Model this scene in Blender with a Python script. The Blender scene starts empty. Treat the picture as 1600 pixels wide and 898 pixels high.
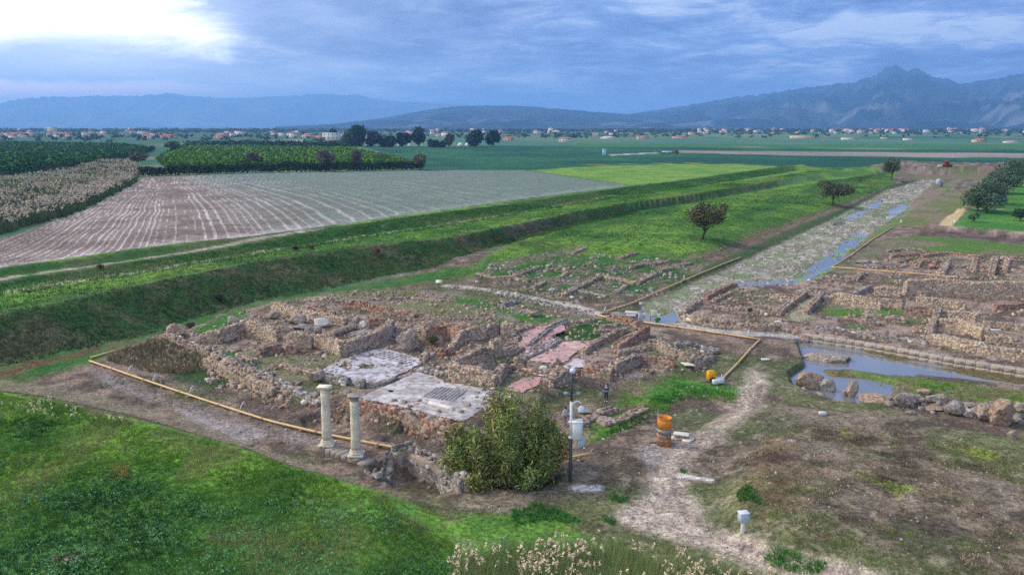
import bpy, math, random
import numpy as np
from mathutils import Vector, Matrix

# ------------------------------------------------------------------ camera, sky, sun, exposure
SC = bpy.context.scene
COL = SC.collection
rng = np.random.default_rng(7)
random.seed(7)
FPX, CU, CV, HOR, CAMZ = 1232.0, 800.0, 449.0, 197.0, 25.0
PITCH = math.atan((CV - HOR) / FPX)
cam = bpy.data.cameras.new('camera')
cam.sensor_width = 36.0
cam.lens = 36.0 * FPX / 1600.0
cam.clip_start, cam.clip_end = 0.5, 90000.0
camo = bpy.data.objects.new('camera', cam)
COL.objects.link(camo)
camo.location = (0, 0, CAMZ)
camo.rotation_euler = (math.pi / 2 - PITCH, 0, 0)
SC.camera = camo
SC.view_settings.view_transform = 'Standard'
SC.view_settings.look = 'None'
SC.view_settings.exposure = 0.55
SC.view_settings.gamma = 1.0
SC.cycles.use_denoising = False
SC.cycles.max_bounces = 5
SC.cycles.diffuse_bounces = 2
SC.cycles.glossy_bounces = 2
SC.cycles.transparent_max_bounces = 4
SC.cycles.volume_bounces = 2
SC.cycles.sample_clamp_indirect = 4.0

SUN_AZ, SUN_EL = math.radians(-72), math.radians(42)     # azimuth from +Y, towards -X
sun = bpy.data.lights.new('sun', 'SUN')
sun.energy = 1.5
sun.angle = math.radians(16)
sun.color = (1.0, 0.93, 0.82)
suno = bpy.data.objects.new('sun', sun)
COL.objects.link(suno)
sd = Vector((math.sin(SUN_AZ) * math.cos(SUN_EL), math.cos(SUN_AZ) * math.cos(SUN_EL), math.sin(SUN_EL)))
suno.rotation_euler = sd.to_track_quat('Z', 'Y').to_euler()
suno.location = (0, 0, 200)


class NT:
    """small helper to write node trees"""
    def __init__(s, tree):
        s.t = tree
        s.n = tree.nodes
        s.l = tree.links

    def new(s, typ, **kw):
        n = s.n.new(typ)
        for k, v in kw.items():
            setattr(n, k, v)
        return n

    def put(s, sock, v):
        if hasattr(v, 'node'):
            s.l.new(v, sock)
        else:
            if isinstance(v, (tuple, list)) and len(v) == 3 and sock.type == 'RGBA':
                v = (*v, 1)
            sock.default_value = v

    def math(s, op, a, b=0.0, c=None, clamp=False):
        n = s.new('ShaderNodeMath', operation=op, use_clamp=clamp)
        s.put(n.inputs[0], a)
        s.put(n.inputs[1], b)
        if c is not None:
            s.put(n.inputs[2], c)
        return n.outputs[0]

    def mix(s, f, a, b, blend='MIX'):
        n = s.new('ShaderNodeMix', data_type='RGBA', blend_type=blend)
        s.put(n.inputs[0], f)
        s.put(n.inputs[6], a)
        s.put(n.inputs[7], b)
        return n.outputs[2]

    def step(s, v, lo, hi):
        n = s.new('ShaderNodeMapRange', interpolation_type='SMOOTHSTEP')
        s.put(n.inputs[0], v)
        n.inputs[1].default_value, n.inputs[2].default_value = lo, hi
        n.inputs[3].default_value, n.inputs[4].default_value = 0, 1
        return n.outputs[0]

    def noise(s, vec, scale, detail=4, rough=0.55, dist=0.0):
        n = s.new('ShaderNodeTexNoise')
        if vec is not None:
            s.put(n.inputs['Vector'], vec)
        n.inputs['Scale'].default_value = scale
        n.inputs['Detail'].default_value = detail
        n.inputs['Roughness'].default_value = rough
        n.inputs['Distortion'].default_value = dist
        return n.outputs[0]

    def ramp(s, f, stops):
        n = s.new('ShaderNodeValToRGB')
        e = n.color_ramp.elements
        while len(e) < len(stops):
            e.new(0.5)
        for k, (p, c) in enumerate(stops):
            e[k].position = p
            e[k].color = (*c, 1)
        s.put(n.inputs[0], f)
        return n.outputs[0]


def lin(c):
    c = c / 255.0
    return c / 12.92 if c <= 0.04045 else ((c + 0.055) / 1.055) ** 2.4


def L3(r, g, b):
    return (lin(r), lin(g), lin(b))


LIGHT = 0.68


def A(r, g, b):
    """albedo whose daylit look is about this picture colour"""
    q = [max(0.006, lin(c) / LIGHT * w) for c, w in ((r, 1.03), (g, 1.0), (b, 0.93))]
    k = min(1.0, 0.78 / max(q))
    return tuple(c * k for c in q)


world = bpy.data.worlds.new('World')
SC.world = world
world.use_nodes = True
W = NT(world.node_tree)
W.n.clear()
tc = W.new('ShaderNodeTexCoord').outputs['Generated']
sep = W.new('ShaderNodeSeparateXYZ')
W.put(sep.inputs[0], tc)
dx, dy, dz = sep.outputs
zc = W.math('ADD', W.math('MAXIMUM', dz, 0.0), 0.10)
px = W.math('DIVIDE', dx, zc)
py = W.math('DIVIDE', dy, zc)
cv = W.new('ShaderNodeCombineXYZ')
W.put(cv.inputs[0], px)
W.put(cv.inputs[1], py)
cvec = cv.outputs[0]
az = W.math('ARCTAN2', dx, dy)                      # radians, 0 straight ahead, + to the right
el = W.math('ARCSINE', dz)
n1 = W.noise(cvec, 0.7, 8, 0.62, 0.9)
n2 = W.noise(cvec, 2.4, 7, 0.66, 1.2)
ae = W.new('ShaderNodeCombineXYZ')
W.put(ae.inputs[0], W.math('MULTIPLY', az, 1.0))
W.put(ae.inputs[1], W.math('MULTIPLY', el, 3.2))
n3 = W.noise(ae.outputs[0], 7.0, 7, 0.6, 0.7)       # billows
bil = W.math('ADD', W.math('MULTIPLY', n1, 0.40), W.math('ADD', W.math('MULTIPLY', n2, 0.28), W.math('MULTIPLY', n3, 0.32)))
base = W.ramp(bil, [(0.42, L3(78, 102, 166)), (0.5, L3(124, 148, 204)), (0.575, L3(190, 203, 232))])
# towards the sunset (left) the cloud deck gets paler
leftm = W.step(W.math('MULTIPLY', az, -1.0), -0.05, 0.55)
base = W.mix(W.math('MULTIPLY', leftm, 0.7), base, (1.15, 1.2, 1.38))
# dark slate bank over the middle
dk = W.math('MULTIPLY', W.step(W.math('ADD', el, W.math('MULTIPLY', W.math('SUBTRACT', n3, 0.5), 0.07)), 0.055, 0.085),
            W.math('MULTIPLY', W.step(az, -0.40, -0.27), W.math('SUBTRACT', 1.0, W.step(az, -0.06, 0.12))))
base = W.mix(W.math('MULTIPLY', dk, 0.75), base, W.ramp(bil, [(0.42, L3(82, 100, 156)), (0.60, L3(140, 156, 206))]))
# gap in the clouds where the low sun lights them from behind
edge = W.math('ADD', el, W.math('MULTIPLY', W.math('SUBTRACT', n3, 0.5), 0.075))
azn = W.math('ADD', az, W.math('MULTIPLY', W.math('SUBTRACT', n2, 0.5), 0.20))
azl = W.math('ADD', azn, W.math('MULTIPLY', W.math('SUBTRACT', el, 0.10), 2.2))
gap = W.math('MULTIPLY', W.step(edge, 0.072, 0.108),
             W.math('MULTIPLY', W.math('SUBTRACT', 1.0, W.step(azl, -0.385, -0.27)),
                    W.math('SUBTRACT', 1.0, W.step(el, 0.19, 0.30))))
base = W.mix(gap, base, (1.9, 1.85, 1.75))
# pink rim just over the far ridges on the left
rim = W.math('MULTIPLY', W.math('SUBTRACT', 1.0, W.step(W.math('ADD', el, W.math('MULTIPLY', W.math('SUBTRACT', n3, 0.5), 0.03)), 0.040, 0.050)), W.math('SUBTRACT', 1.0, W.step(az, -0.60, -0.22)))
base = W.mix(W.math('MULTIPLY', rim, 0.85), base, (2.6, 1.9, 1.9))
sky = W.new('ShaderNodeTexSky', sky_type='NISHITA')
sky.sun_disc = False
sky.sun_elevation = SUN_EL
sky.sun_rotation = -SUN_AZ if False else SUN_AZ
bg1 = W.new('ShaderNodeBackground')
W.put(bg1.inputs[0], sky.outputs[0])
bg1.inputs[1].default_value = 0.10
bg2 = W.new('ShaderNodeBackground')
W.put(bg2.inputs[0], base)
bg2.inputs[1].default_value = 1.0
ms = W.new('ShaderNodeMixShader')
ms.inputs[0].default_value = 0.88                   # cloud cover
W.l.new(bg1.outputs[0], ms.inputs[1])
W.l.new(bg2.outputs[0], ms.inputs[2])
wo = W.new('ShaderNodeOutputWorld')
W.l.new(ms.outputs[0], wo.inputs[0])


# ------------------------------------------------------------------ helpers
def vnoise(x, y, seed=0):
    xi = np.floor(x).astype(np.int64)
    yi = np.floor(y).astype(np.int64)
    fx, fy = x - xi, y - yi
    fx = fx * fx * (3 - 2 * fx)
    fy = fy * fy * (3 - 2 * fy)

    def h(a, b):
        n = (a * 374761393 + b * 668265263 + seed * 974634773) & 0x7fffffff
        n = ((n ^ (n >> 13)) * 1274126177) & 0x7fffffff
        n = n ^ (n >> 16)
        return (n & 0xffff) / 65535.0
    return ((h(xi, yi) * (1 - fx) + h(xi + 1, yi) * fx) * (1 - fy) + (h(xi, yi + 1) * (1 - fx) + h(xi + 1, yi + 1) * fx) * fy)


def fbm(x, y, size, octv=4, seed=0, gain=0.5):
    x, y = np.asarray(x, float), np.asarray(y, float)
    s, a, t = np.zeros_like(x), 1.0, 0.0
    f = 1.0 / size
    for k in range(octv):
        s += a * vnoise(x * f + 17.3 * k, y * f - 9.1 * k, seed + k)
        t += a
        a *= gain
        f *= 2.03
    return s / t


def sst(t):
    t = np.clip(t, 0, 1)
    return t * t * (3 - 2 * t)


CP, SP = math.cos(PITCH), math.sin(PITCH)


def rayd(u, v):
    a = (np.asarray(u, float) - CU) / FPX
    b = (CV - np.asarray(v, float)) / FPX
    return a, CP + b * SP, -SP + b * CP


def PZ(u, v, z=0.0):
    a, b, c = rayd(u, v)
    t = (z - CAMZ) / np.minimum(c, -1e-4)
    return np.stack([a * t, b * t], -1)


def PL(pts, z=0.0):
    p = np.array(pts, float)
    return PZ(p[:, 0], p[:, 1], z)


def sdist(x, y, poly, closed=True):
    """distance to a polygon's edge, + inside"""
    d = np.full(x.shape, 1e18)
    ins = np.zeros(x.shape, bool)
    n = len(poly)
    for k in range(n if closed else n - 1):
        ax, ay = poly[k]
        bx, by = poly[(k + 1) % n]
        ex, ey = bx - ax, by - ay
        L = ex * ex + ey * ey + 1e-12
        t = np.clip(((x - ax) * ex + (y - ay) * ey) / L, 0, 1)
        d = np.minimum(d, (x - ax - t * ex) ** 2 + (y - ay - t * ey) ** 2)
        if closed:
            c = ((ay > y) != (by > y))
            with np.errstate(divide='ignore', invalid='ignore'):
                ins ^= c & (x < ex * (y - ay) / (ey if abs(ey) > 1e-12 else 1e-12) + ax)
    d = np.sqrt(d)
    return np.where(ins, d, -d) if closed else d


# ------------------------------------------------------------------ lie of the land
FZ = 3.5
T_TOP = [(-500, 610), (-200, 540), (0, 492), (100, 470), (200, 448), (300, 430), (400, 408), (500, 391), (600, 381), (700, 371),
         (800, 352), (900, 331), (980, 318), (1060, 308), (1200, 284), (1320, 264), (1400, 258), (1480, 262), (1600, 264), (2300, 266)]
T_BOT = [(-500, 690), (-200, 615), (0, 568), (100, 550), (200, 530), (300, 498), (400, 470), (500, 452), (600, 430), (700, 408),
         (800, 380), (900, 353), (1000, 334), (1100, 318), (1200, 300), (1310, 280), (1400, 270), (1480, 272), (1600, 274), (2300, 280)]
FARP = [(19000, 19000), (-19000, 19000), (-19000, 60)]
R1_IN = np.vstack([PL(T_TOP, FZ), FARP])
R1_OUT = np.vstack([PL(T_BOT, 0.2), FARP])
R2 = PL([(760, 412), (850, 378), (950, 372), (1080, 385), (1180, 345), (1290, 312), (1405, 276), (1400, 262), (1200, 290), (1000, 322),
         (900, 344), (800, 372), (700, 398)], 1.2)
ROADP = [(1003, 478), (1060, 452), (1128, 424), (1230, 376), (1300, 343), (1385, 298), (1440, 281), (1462, 283), (1410, 335), (1345, 378),
         (1292, 415), (1245, 441), (1150, 447), (1092, 474), (1062, 497), (1030, 507), (1000, 500)]
R3 = PL(ROADP, -0.35)
R4 = PL([(1450, 352), (1520, 355), (1600, 364), (1900, 390), (2200, 360), (1900, 268), (1588, 268), (1540, 300), (1505, 328)], 1.4)
POND = [(1250, 537), (1264, 527), (1330, 538), (1400, 551), (1500, 569), (1600, 586), (1800, 622), (1800, 642), (1600, 608), (1510, 597),
        (1430, 588), (1395, 592), (1392, 606), (1385, 628), (1340, 634), (1305, 628), (1268, 616), (1242, 604), (1238, 588), (1262, 572), (1256, 552)]
R5 = PL(POND, -0.55)
KERB_SHELF = PL([(1352, 546), (1400, 554), (1500, 572), (1600, 588), (1800, 626), (1800, 636), (1600, 599), (1500, 583), (1440, 571), (1395, 560)], -0.55)  # raised strip of trench floor along the kerb foot, near water level
ISLE = PL([(1292, 577), (1330, 577), (1390, 586), (1425, 588), (1420, 592), (1395, 594), (1345, 585), (1300, 582)], -0.4)
R6_IN = PL([(-600, 560), (-200, 600), (0, 620), (150, 645), (300, 682), (420, 722), (560, 766), (640, 788), (700, 802), (760, 830), (900, 870),
            (1000, 960), (1000, 2500), (-1500, 2500)], 2.6)
R6_OUT = PL([(-600, 520), (-200, 565), (0, 590), (140, 607), (300, 652), (400, 690), (500, 727), (560, 742), (640, 763), (700, 776), (800, 790),
             (950, 830), (1150, 960), (1200, 2500), (-1600, 2500)], 0.9)
R7 = PL([(700, 792), (742, 772), (800, 775), (862, 766), (905, 742), (945, 706), (1000, 676), (1100, 676), (1180, 648), (1250, 640), (1350, 655),
         (1500, 672), (1640, 705), (2400, 820), (2600, 2500), (700, 2500)], 1.2)
R8 = PL([(1205, 712), (1240, 690), (1300, 695), (1450, 725), (1600, 765), (2200, 900), (2400, 2500), (1500, 930), (1320, 862), (1250, 826), (1205, 770)], 2.5)
R9 = PL([(255, 532), (330, 556), (400, 588), (470, 618), (540, 632), (640, 656), (715, 672), (760, 650), (850, 612), (905, 592), (960, 588), (1050, 575),
         (1100, 552), (1010, 512), (900, 502), (700, 462), (560, 452), (430, 472), (350, 492)], 0.6)
PITS = [(PL([(600, 742), (640, 728), (690, 745), (725, 765), (700, 782), (640, 768)], -0.6), -1.5, 1.3),
        (PL([(476, 655), (500, 648), (548, 660), (560, 672), (520, 676), (484, 672)], -0.2), -0.45, 0.5),
        (PL([(602, 688), (632, 670), (665, 674), (640, 690)], -0.1), -0.3, 0.5),
        (PL([(660, 537), (700, 532), (715, 545), (706, 562), (665, 562)], 0.2), -0.1, 0.6),
        (PL([(868, 520), (905, 497), (952, 500), (975, 512), (930, 532), (880, 533)], 0.2), 0.1, 1.2),
        (PL([(1170, 470), (1180, 462), (1235, 466), (1225, 474)], -0.2), -0.35, 0.4),
        (PL([(748, 585), (770, 578), (812, 570), (790, 592), (772, 596)], 0.0), -0.4, 0.5)]
DITCH = PL([(-300, 478), (0, 428), (100, 413), (200, 398), (300, 386), (400, 376), (500, 363), (600, 352), (700, 338), (800, 326), (900, 311), (990, 296),
            (1100, 283), (1260, 258)], FZ)
LOWROAD = [PL([(1255, 430), (1268, 418), (1300, 396), (1322, 376), (1345, 362), (1352, 366), (1335, 384), (1312, 408), (1290, 425), (1262, 440)], -0.4),
           PL([(1010, 497), (1020, 488), (1052, 488), (1064, 494), (1060, 504), (1030, 506)], -0.4),
           PL([(1120, 447), (1180, 440), (1250, 436), (1245, 444), (1150, 449)], -0.4),
           PL([(1385, 330), (1410, 318), (1420, 322), (1395, 338)], -0.4),
           PL([(1298, 352), (1370, 316), (1380, 312), (1372, 322), (1310, 352)], -0.4)]


def region(h, x, y, poly, z, w):
    bx0, by0 = poly.min(0) - w - 1
    bx1, by1 = poly.max(0) + w + 1
    k = (x > bx0) & (x < bx1) & (y > by0) & (y < by1)
    if k.any():
        m = sst(1 + sdist(x[k], y[k], poly) / w)
        h[k] = h[k] * (1 - m) + z * m
    return h


def blend2(h, x, y, pin, pout, z):
    di = sdist(x, y, pin)
    do = sdist(x, y, pout)
    m = np.where(di >= 0, 1.0, np.where(do <= 0, 0.0, do / (np.abs(do) + np.abs(di) + 1e-9)))
    m = sst(m)
    return h * (1 - m) + z * m


def hgt(x, y):
    x, y = np.asarray(x, float), np.asarray(y, float)
    sh = x.shape
    x, y = x.ravel(), y.ravel()
    h = np.zeros_like(x)
    h = region(h, x, y, R2, 1.3, 9.0)
    h = blend2(h, x, y, R1_IN, R1_OUT, FZ)
    dd = sdist(x, y, DITCH, closed=False)
    h = h + 0.9 * np.exp(-(dd / 3.0) ** 2) * (h > 3.0)
    h = region(h, x, y, R4, 1.5, 2.6)
    h = region(h, x, y, R9, 0.6, 1.6)
    h = region(h, x, y, R3, -0.35, 1.6)
    h = blend2(h, x, y, R6_IN, R6_OUT, 2.6)
    h = region(h, x, y, R7, 1.3, 4.5)
    h = region(h, x, y, R8, 2.6, 4.0)
    h = region(h, x, y, R5, -0.76, 0.7)
    h = region(h, x, y, KERB_SHELF, -0.62, 0.8)
    h = region(h, x, y, ISLE, -0.36, 0.6)
    for p, z, w in PITS:
        h = region(h, x, y, p, z, w)
    for p in LOWROAD:
        h = region(h, x, y, p, -0.50, 1.2)
    near = np.exp(-np.hypot(x, y) / 420.0)
    far = np.clip((np.hypot(x, y) - 300) / 600, 0, 1)
    h = h + (fbm(x, y, 9.0, 3, 11) - 0.5) * 0.34 * near + (fbm(x, y, 1.7, 3, 12) - 0.5) * 0.22 * near
    h = h + (fbm(x, y, 400.0, 3, 13) - 0.5) * 2.0 * far
    return h.reshape(sh)


def GZ(uv):
    """picture points -> points on the land"""
    p = np.array(uv, float).reshape(-1, 2)
    z = np.zeros(len(p))
    for k in range(14):
        q = PZ(p[:, 0], p[:, 1], z)
        z = z * 0.45 + hgt(q[:, 0], q[:, 1]) * 0.55
    q = PZ(p[:, 0], p[:, 1], z)
    return np.column_stack([q, hgt(q[:, 0], q[:, 1])])


def G1(u, v):
    return GZ([(u, v)])[0]


def pxm(p):
    """picture pixels per metre at a point"""
    d = p[1] * CP + (CAMZ - p[2]) * SP
    return FPX / d


# ------------------------------------------------------------------ mesh making
def mk(name, V, F, mat, parent=None, col=None, smooth=False, origin=None):
    V = np.asarray(V, np.float32).reshape(-1, 3)
    F = np.asarray(F, np.int32)
    me = bpy.data.meshes.new(name)
    if origin is not None:
        V = V - np.asarray(origin, np.float32)
    me.vertices.add(len(V))
    me.vertices.foreach_set('co', V.ravel())
    me.loops.add(F.size)
    me.loops.foreach_set('vertex_index', F.ravel())
    me.polygons.add(len(F))
    me.polygons.foreach_set('loop_start', np.arange(len(F), dtype=np.int32) * F.shape[1])
    if smooth:
        me.polygons.foreach_set('use_smooth', np.ones(len(F), bool))
    if col is not None:
        c = np.ones((len(V), 4), np.float32)
        c[:, :3] = col
        a = me.color_attributes.new('Col', 'FLOAT_COLOR', 'POINT')
        a.data.foreach_set('color', c.ravel())
    me.update(calc_edges=True)
    if mat is not None:
        me.materials.append(mat)
    o = bpy.data.objects.new(name, me)
    COL.objects.link(o)
    if origin is not None:
        o.location = origin
    if parent is not None:
        o.parent = parent
        if origin is not None:
            o.location = Vector(origin) - parent.location
    return o


def tag(o, label=None, cat=None, group=None, kind=None):
    if label:
        o['label'] = label
    if cat:
        o['category'] = cat
        if not kind:
            o['kind'] = 'thing'
    if group:
        o['group'] = group
    if kind:
        o['kind'] = kind
    return o


def thing(name, label, cat, loc, group=None, rz=0.0):
    o = bpy.data.objects.new(name, None)
    o['kind'] = 'thing'
    o.empty_display_size = 0.3
    COL.objects.link(o)
    o.location = [float(c) for c in loc]
    o.rotation_euler = (0, 0, rz)
    return tag(o, label, cat, group)


class MB:
    """collects triangles and quads (as triangles) in a thing's own coordinates"""
    def __init__(s):
        s.v, s.f, s.c, s.n = [], [], [], 0

    def add(s, V, F, col=None):
        V = np.asarray(V, float).reshape(-1, 3)
        s.v.append(V)
        for f in F:
            f = [int(i) + s.n for i in f]
            for k in range(1, len(f) - 1):
                s.f.append((f[0], f[k], f[k + 1]))
        s.n += len(V)
        s.c.append(np.tile(np.array(col if col is not None else (1, 1, 1), float), (len(V), 1)))
        return s

    def raw(s, V, F, C=None):
        V = np.asarray(V, float).reshape(-1, 3)
        s.v.append(V)
        s.f.extend(map(tuple, (np.asarray(F) + s.n).tolist()))
        s.n += len(V)
        s.c.append(np.ones((len(V), 3)) if C is None else np.asarray(C, float))
        return s

    def box(s, c, size, rz=0.0, rx=0.0, bev=0.0, jit=0.0, col=None):
        sx, sy, sz = [q / 2 for q in size]
        if bev > 0:
            b = min(bev, sx * .9, sy * .9, sz * .9)
            ring = lambda z, e: [(-sx + e, -sy, z), (sx - e, -sy, z), (sx, -sy + e, z), (sx, sy - e, z), (sx - e, sy, z), (-sx + e, sy, z), (-sx, sy - e, z), (-sx, -sy + e, z)]
            def sh(r, k):
                return [(x * (1 - k / sx), y * (1 - k / sy), z) for x, y, z in r]
            R = [sh(ring(-sz, b), b), ring(-sz + b, b), ring(sz - b, b), sh(ring(sz, b), b)]
            V = [p for r in R for p in r]
            F = [tuple(range(7, -1, -1)), tuple(range(24, 32))]
            for k in range(3):
                for i in range(8):
                    j = (i + 1) % 8
                    F.append((k * 8 + i, k * 8 + j, k * 8 + 8 + j, k * 8 + 8 + i))
        else:
            V = [(x, y, z) for z in (-sz, sz) for x, y in ((-sx, -sy), (sx, -sy), (sx, sy), (-sx, sy))]
            F = [(3, 2, 1, 0), (4, 5, 6, 7), (0, 1, 5, 4), (1, 2, 6, 5), (2, 3, 7, 6), (3, 0, 4, 7)]
        V = np.array(V, float)
        if jit:
            V += rng.uniform(-jit, jit, V.shape)
        if rx:
            cc, ss = math.cos(rx), math.sin(rx)
            V = np.column_stack([V[:, 0], V[:, 1] * cc - V[:, 2] * ss, V[:, 1] * ss + V[:, 2] * cc])
        cc, ss = math.cos(rz), math.sin(rz)
        V = np.column_stack([V[:, 0] * cc - V[:, 1] * ss, V[:, 0] * ss + V[:, 1] * cc, V[:, 2]]) + np.array(c, float)
        return s.add(V, F, col)

    def tube(s, pts, rad, seg=10, cap=True, col=None):
        P = [Vector(p) for p in pts]
        if not hasattr(rad, '__len__'):
            rad = [rad] * len(P)
        V, F = [], []
        up = None
        for k, p in enumerate(P):
            d = (P[min(k + 1, len(P) - 1)] - P[max(k - 1, 0)])
            d = d.normalized() if d.length > 1e-9 else Vector((0, 0, 1))
            if up is None:
                up = Vector((0, 0, 1)) if abs(d.z) < 0.9 else Vector((1, 0, 0))
            a = d.cross(up).normalized()
            b = a.cross(d).normalized()
            up = b
            for i in range(seg):
                t = 2 * math.pi * i / seg
                V.append(p + a * (math.cos(t) * rad[k]) + b * (math.sin(t) * rad[k]))
        for k in range(len(P) - 1):
            for i in range(seg):
                j = (i + 1) % seg
                F.append((k * seg + i, k * seg + j, k * seg + seg + j, k * seg + seg + i))
        if cap:
            F.append(tuple(range(seg - 1, -1, -1)))
            F.append(tuple((len(P) - 1) * seg + i for i in range(seg)))
        return s.add([tuple(v) for v in V], F, col)

    def lathe(s, prof, seg=20, c=(0, 0, 0), capb=True, capt=True, col=None):
        V, F = [], []
        for r, z in prof:
            for i in range(seg):
                t = 2 * math.pi * i / seg
                V.append((c[0] + r * math.cos(t), c[1] + r * math.sin(t), c[2] + z))
        n = len(prof)
        for k in range(n - 1):
            for i in range(seg):
                j = (i + 1) % seg
                F.append((k * seg + i, k * seg + j, k * seg + seg + j, k * seg + seg + i))
        if capb:
            F.append(tuple(range(seg - 1, -1, -1)))
        if capt:
            F.append(tuple((n - 1) * seg + i for i in range(seg)))
        return s.add(V, F, col)

    def build(s, name, mat, parent=None, smooth=False, color=False):
        V = np.vstack(s.v)
        return mk(name, V, np.array(s.f, np.int32), mat, parent, np.vstack(s.c) if color else None, smooth)


_ico = {}


def ico(sub):
    if sub in _ico:
        return _ico[sub]
    t = (1 + 5 ** 0.5) / 2
    v = [(-1, t, 0), (1, t, 0), (-1, -t, 0), (1, -t, 0), (0, -1, t), (0, 1, t), (0, -1, -t), (0, 1, -t), (t, 0, -1), (t, 0, 1), (-t, 0, -1), (-t, 0, 1)]
    f = [(0, 11, 5), (0, 5, 1), (0, 1, 7), (0, 7, 10), (0, 10, 11), (1, 5, 9), (5, 11, 4), (11, 10, 2), (10, 7, 6), (7, 1, 8), (3, 9, 4), (3, 4, 2),
         (3, 2, 6), (3, 6, 8), (3, 8, 9), (4, 9, 5), (2, 4, 11), (6, 2, 10), (8, 6, 7), (9, 8, 1)]
    v = [np.array(p, float) / np.linalg.norm(p) for p in v]
    for _ in range(sub):
        m, nf = {}, []

        def mid(a, b):
            k = (min(a, b), max(a, b))
            if k not in m:
                p = v[a] + v[b]
                v.append(p / np.linalg.norm(p))
                m[k] = len(v) - 1
            return m[k]
        for a, b, c in f:
            ab, bc, ca = mid(a, b), mid(b, c), mid(c, a)
            nf += [(a, ab, ca), (b, bc, ab), (c, ca, bc), (ab, bc, ca)]
        f = nf
    _ico[sub] = (np.array(v), np.array(f))
    return _ico[sub]


def rock(size, seed, sub=2, blocky=0.5, rough=0.26):
    """an irregular boulder resting on z=0"""
    v, f = ico(sub)
    r = np.random.default_rng(seed)
    p = v.copy()
    m = np.abs(p).max(1, keepdims=True)
    p = p * (1 - blocky) + p / m * 0.8 * blocky
    q = r.normal(size=(13, 3))
    q /= np.linalg.norm(q, axis=1, keepdims=True)
    for k in range(13):                                  # knock facets off it
        c = r.uniform(0.55, 0.88)
        d = p @ q[k]
        p = p - np.outer(np.maximum(d - c, 0) * 0.9, q[k])
    o = r.uniform(0, 50, 3)
    n = fbm(v[:, 0] * 1.0 + o[0] + v[:, 2] * .7, v[:, 1] + o[1] - v[:, 2] * .6, 0.9, 4, seed % 97)
    p = p * (1 + (n[:, None] - 0.5) * 2 * rough)
    n2_ = fbm(v[:, 0] * 1.0 - o[1] + v[:, 2] * .8, v[:, 1] + o[2] + v[:, 2] * .5, 0.32, 3, seed % 83)
    p = p * (1 + (n2_[:, None] - 0.5) * 0.26)
    p = p * np.array(size) / 2
    p[:, 2] -= p[:, 2].min() * 0.72
    return p, f


def boxes(C, S, yaw, jit=0.0, tilt=None):
    """many little blocks at once -> V, F (triangles, undersides left off)"""
    n = len(C)
    base = np.array([(x, y, z) for z in (-1, 1) for x, y in ((-1, -1), (1, -1), (1, 1), (-1, 1))], float) * 0.5
    V = base[None] * S[:, None, :]
    V += rng.uniform(-1, 1, V.shape) * jit * S[:, None, :]
    if tilt is not None:
        ca, sa = np.cos(tilt)[:, None], np.sin(tilt)[:, None]
        V = np.stack([V[..., 0] * ca - V[..., 2] * sa, V[..., 1], V[..., 0] * sa + V[..., 2] * ca], -1)
    c, s = np.cos(yaw)[:, None], np.sin(yaw)[:, None]
    V = np.stack([V[..., 0] * c - V[..., 1] * s, V[..., 0] * s + V[..., 1] * c, V[..., 2]], -1) + C[:, None, :]
    q = np.array([(4, 5, 6), (4, 6, 7), (0, 1, 5), (0, 5, 4), (1, 2, 6), (1, 6, 5), (2, 3, 7), (2, 7, 6), (3, 0, 4), (3, 4, 7)])
    F = (q[None] + 8 * np.arange(n)[:, None, None]).reshape(-1, 3)
    return V.reshape(-1, 3), F


def blades(P, H, Wd, nb, spread, lean=0.5, droop=0.0):
    """grass tufts: nb one-triangle blades at every point"""
    n = len(P)
    a = rng.uniform(0, 2 * np.pi, (n, nb))
    r = rng.uniform(0, 1, (n, nb)) * spread[:, None]
    h = H[:, None] * rng.uniform(0.55, 1.1, (n, nb))
    b = a + rng.uniform(-0.9, 0.9, (n, nb))
    bx, by = P[:, None, 0] + r * np.cos(a), P[:, None, 1] + r * np.sin(a)
    z = P[:, None, 2] - 0.03 + 0 * h
    le = rng.uniform(0.1, lean, (n, nb)) * h
    t = rng.uniform(0, np.pi, (n, nb))
    w = Wd[:, None] * rng.uniform(0.6, 1.2, (n, nb))
    wx, wy = w * np.cos(t), w * np.sin(t)
    V = np.stack([np.stack([bx - wx, by - wy, z], -1), np.stack([bx + wx, by + wy, z], -1),
                  np.stack([bx + le * np.cos(b), by + le * np.sin(b), z + h], -1)], 2)
    F = np.arange(n * nb * 3).reshape(-1, 3)
    return V.reshape(-1, 3), F


def leaves(C, size, col, cvar=0.25, elong=1.6, flat=0.0):
    """loose leaf-sized quads (two triangles) at points C"""
    n = len(C)
    a = rng.normal(size=(n, 3))
    a[:, 2] *= (1 - flat)
    a /= np.linalg.norm(a, axis=1, keepdims=True)
    b = rng.normal(size=(n, 3))
    b -= a * (a * b).sum(1, keepdims=True)
    b /= np.linalg.norm(b, axis=1, keepdims=True)
    s = np.asarray(size) * rng.uniform(0.6, 1.3, n)
    a = a * (s * elong)[:, None] * 0.5
    b = b * s[:, None] * 0.5
    V = np.stack([C - a, C + b * 0.8 - a * 0.1, C + a, C - b * 0.8 + a * 0.1], 1)
    F = (np.array([(0, 1, 2), (0, 2, 3)])[None] + 4 * np.arange(n)[:, None, None]).reshape(-1, 3)
    c = np.asarray(col, float)
    if c.ndim == 1:
        c = np.tile(c, (n, 1))
    c = c * (1 + rng.uniform(-cvar, cvar, (n, 1)))
    return V.reshape(-1, 3), F, np.repeat(np.clip(c, 0, 1), 4, 0)


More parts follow.
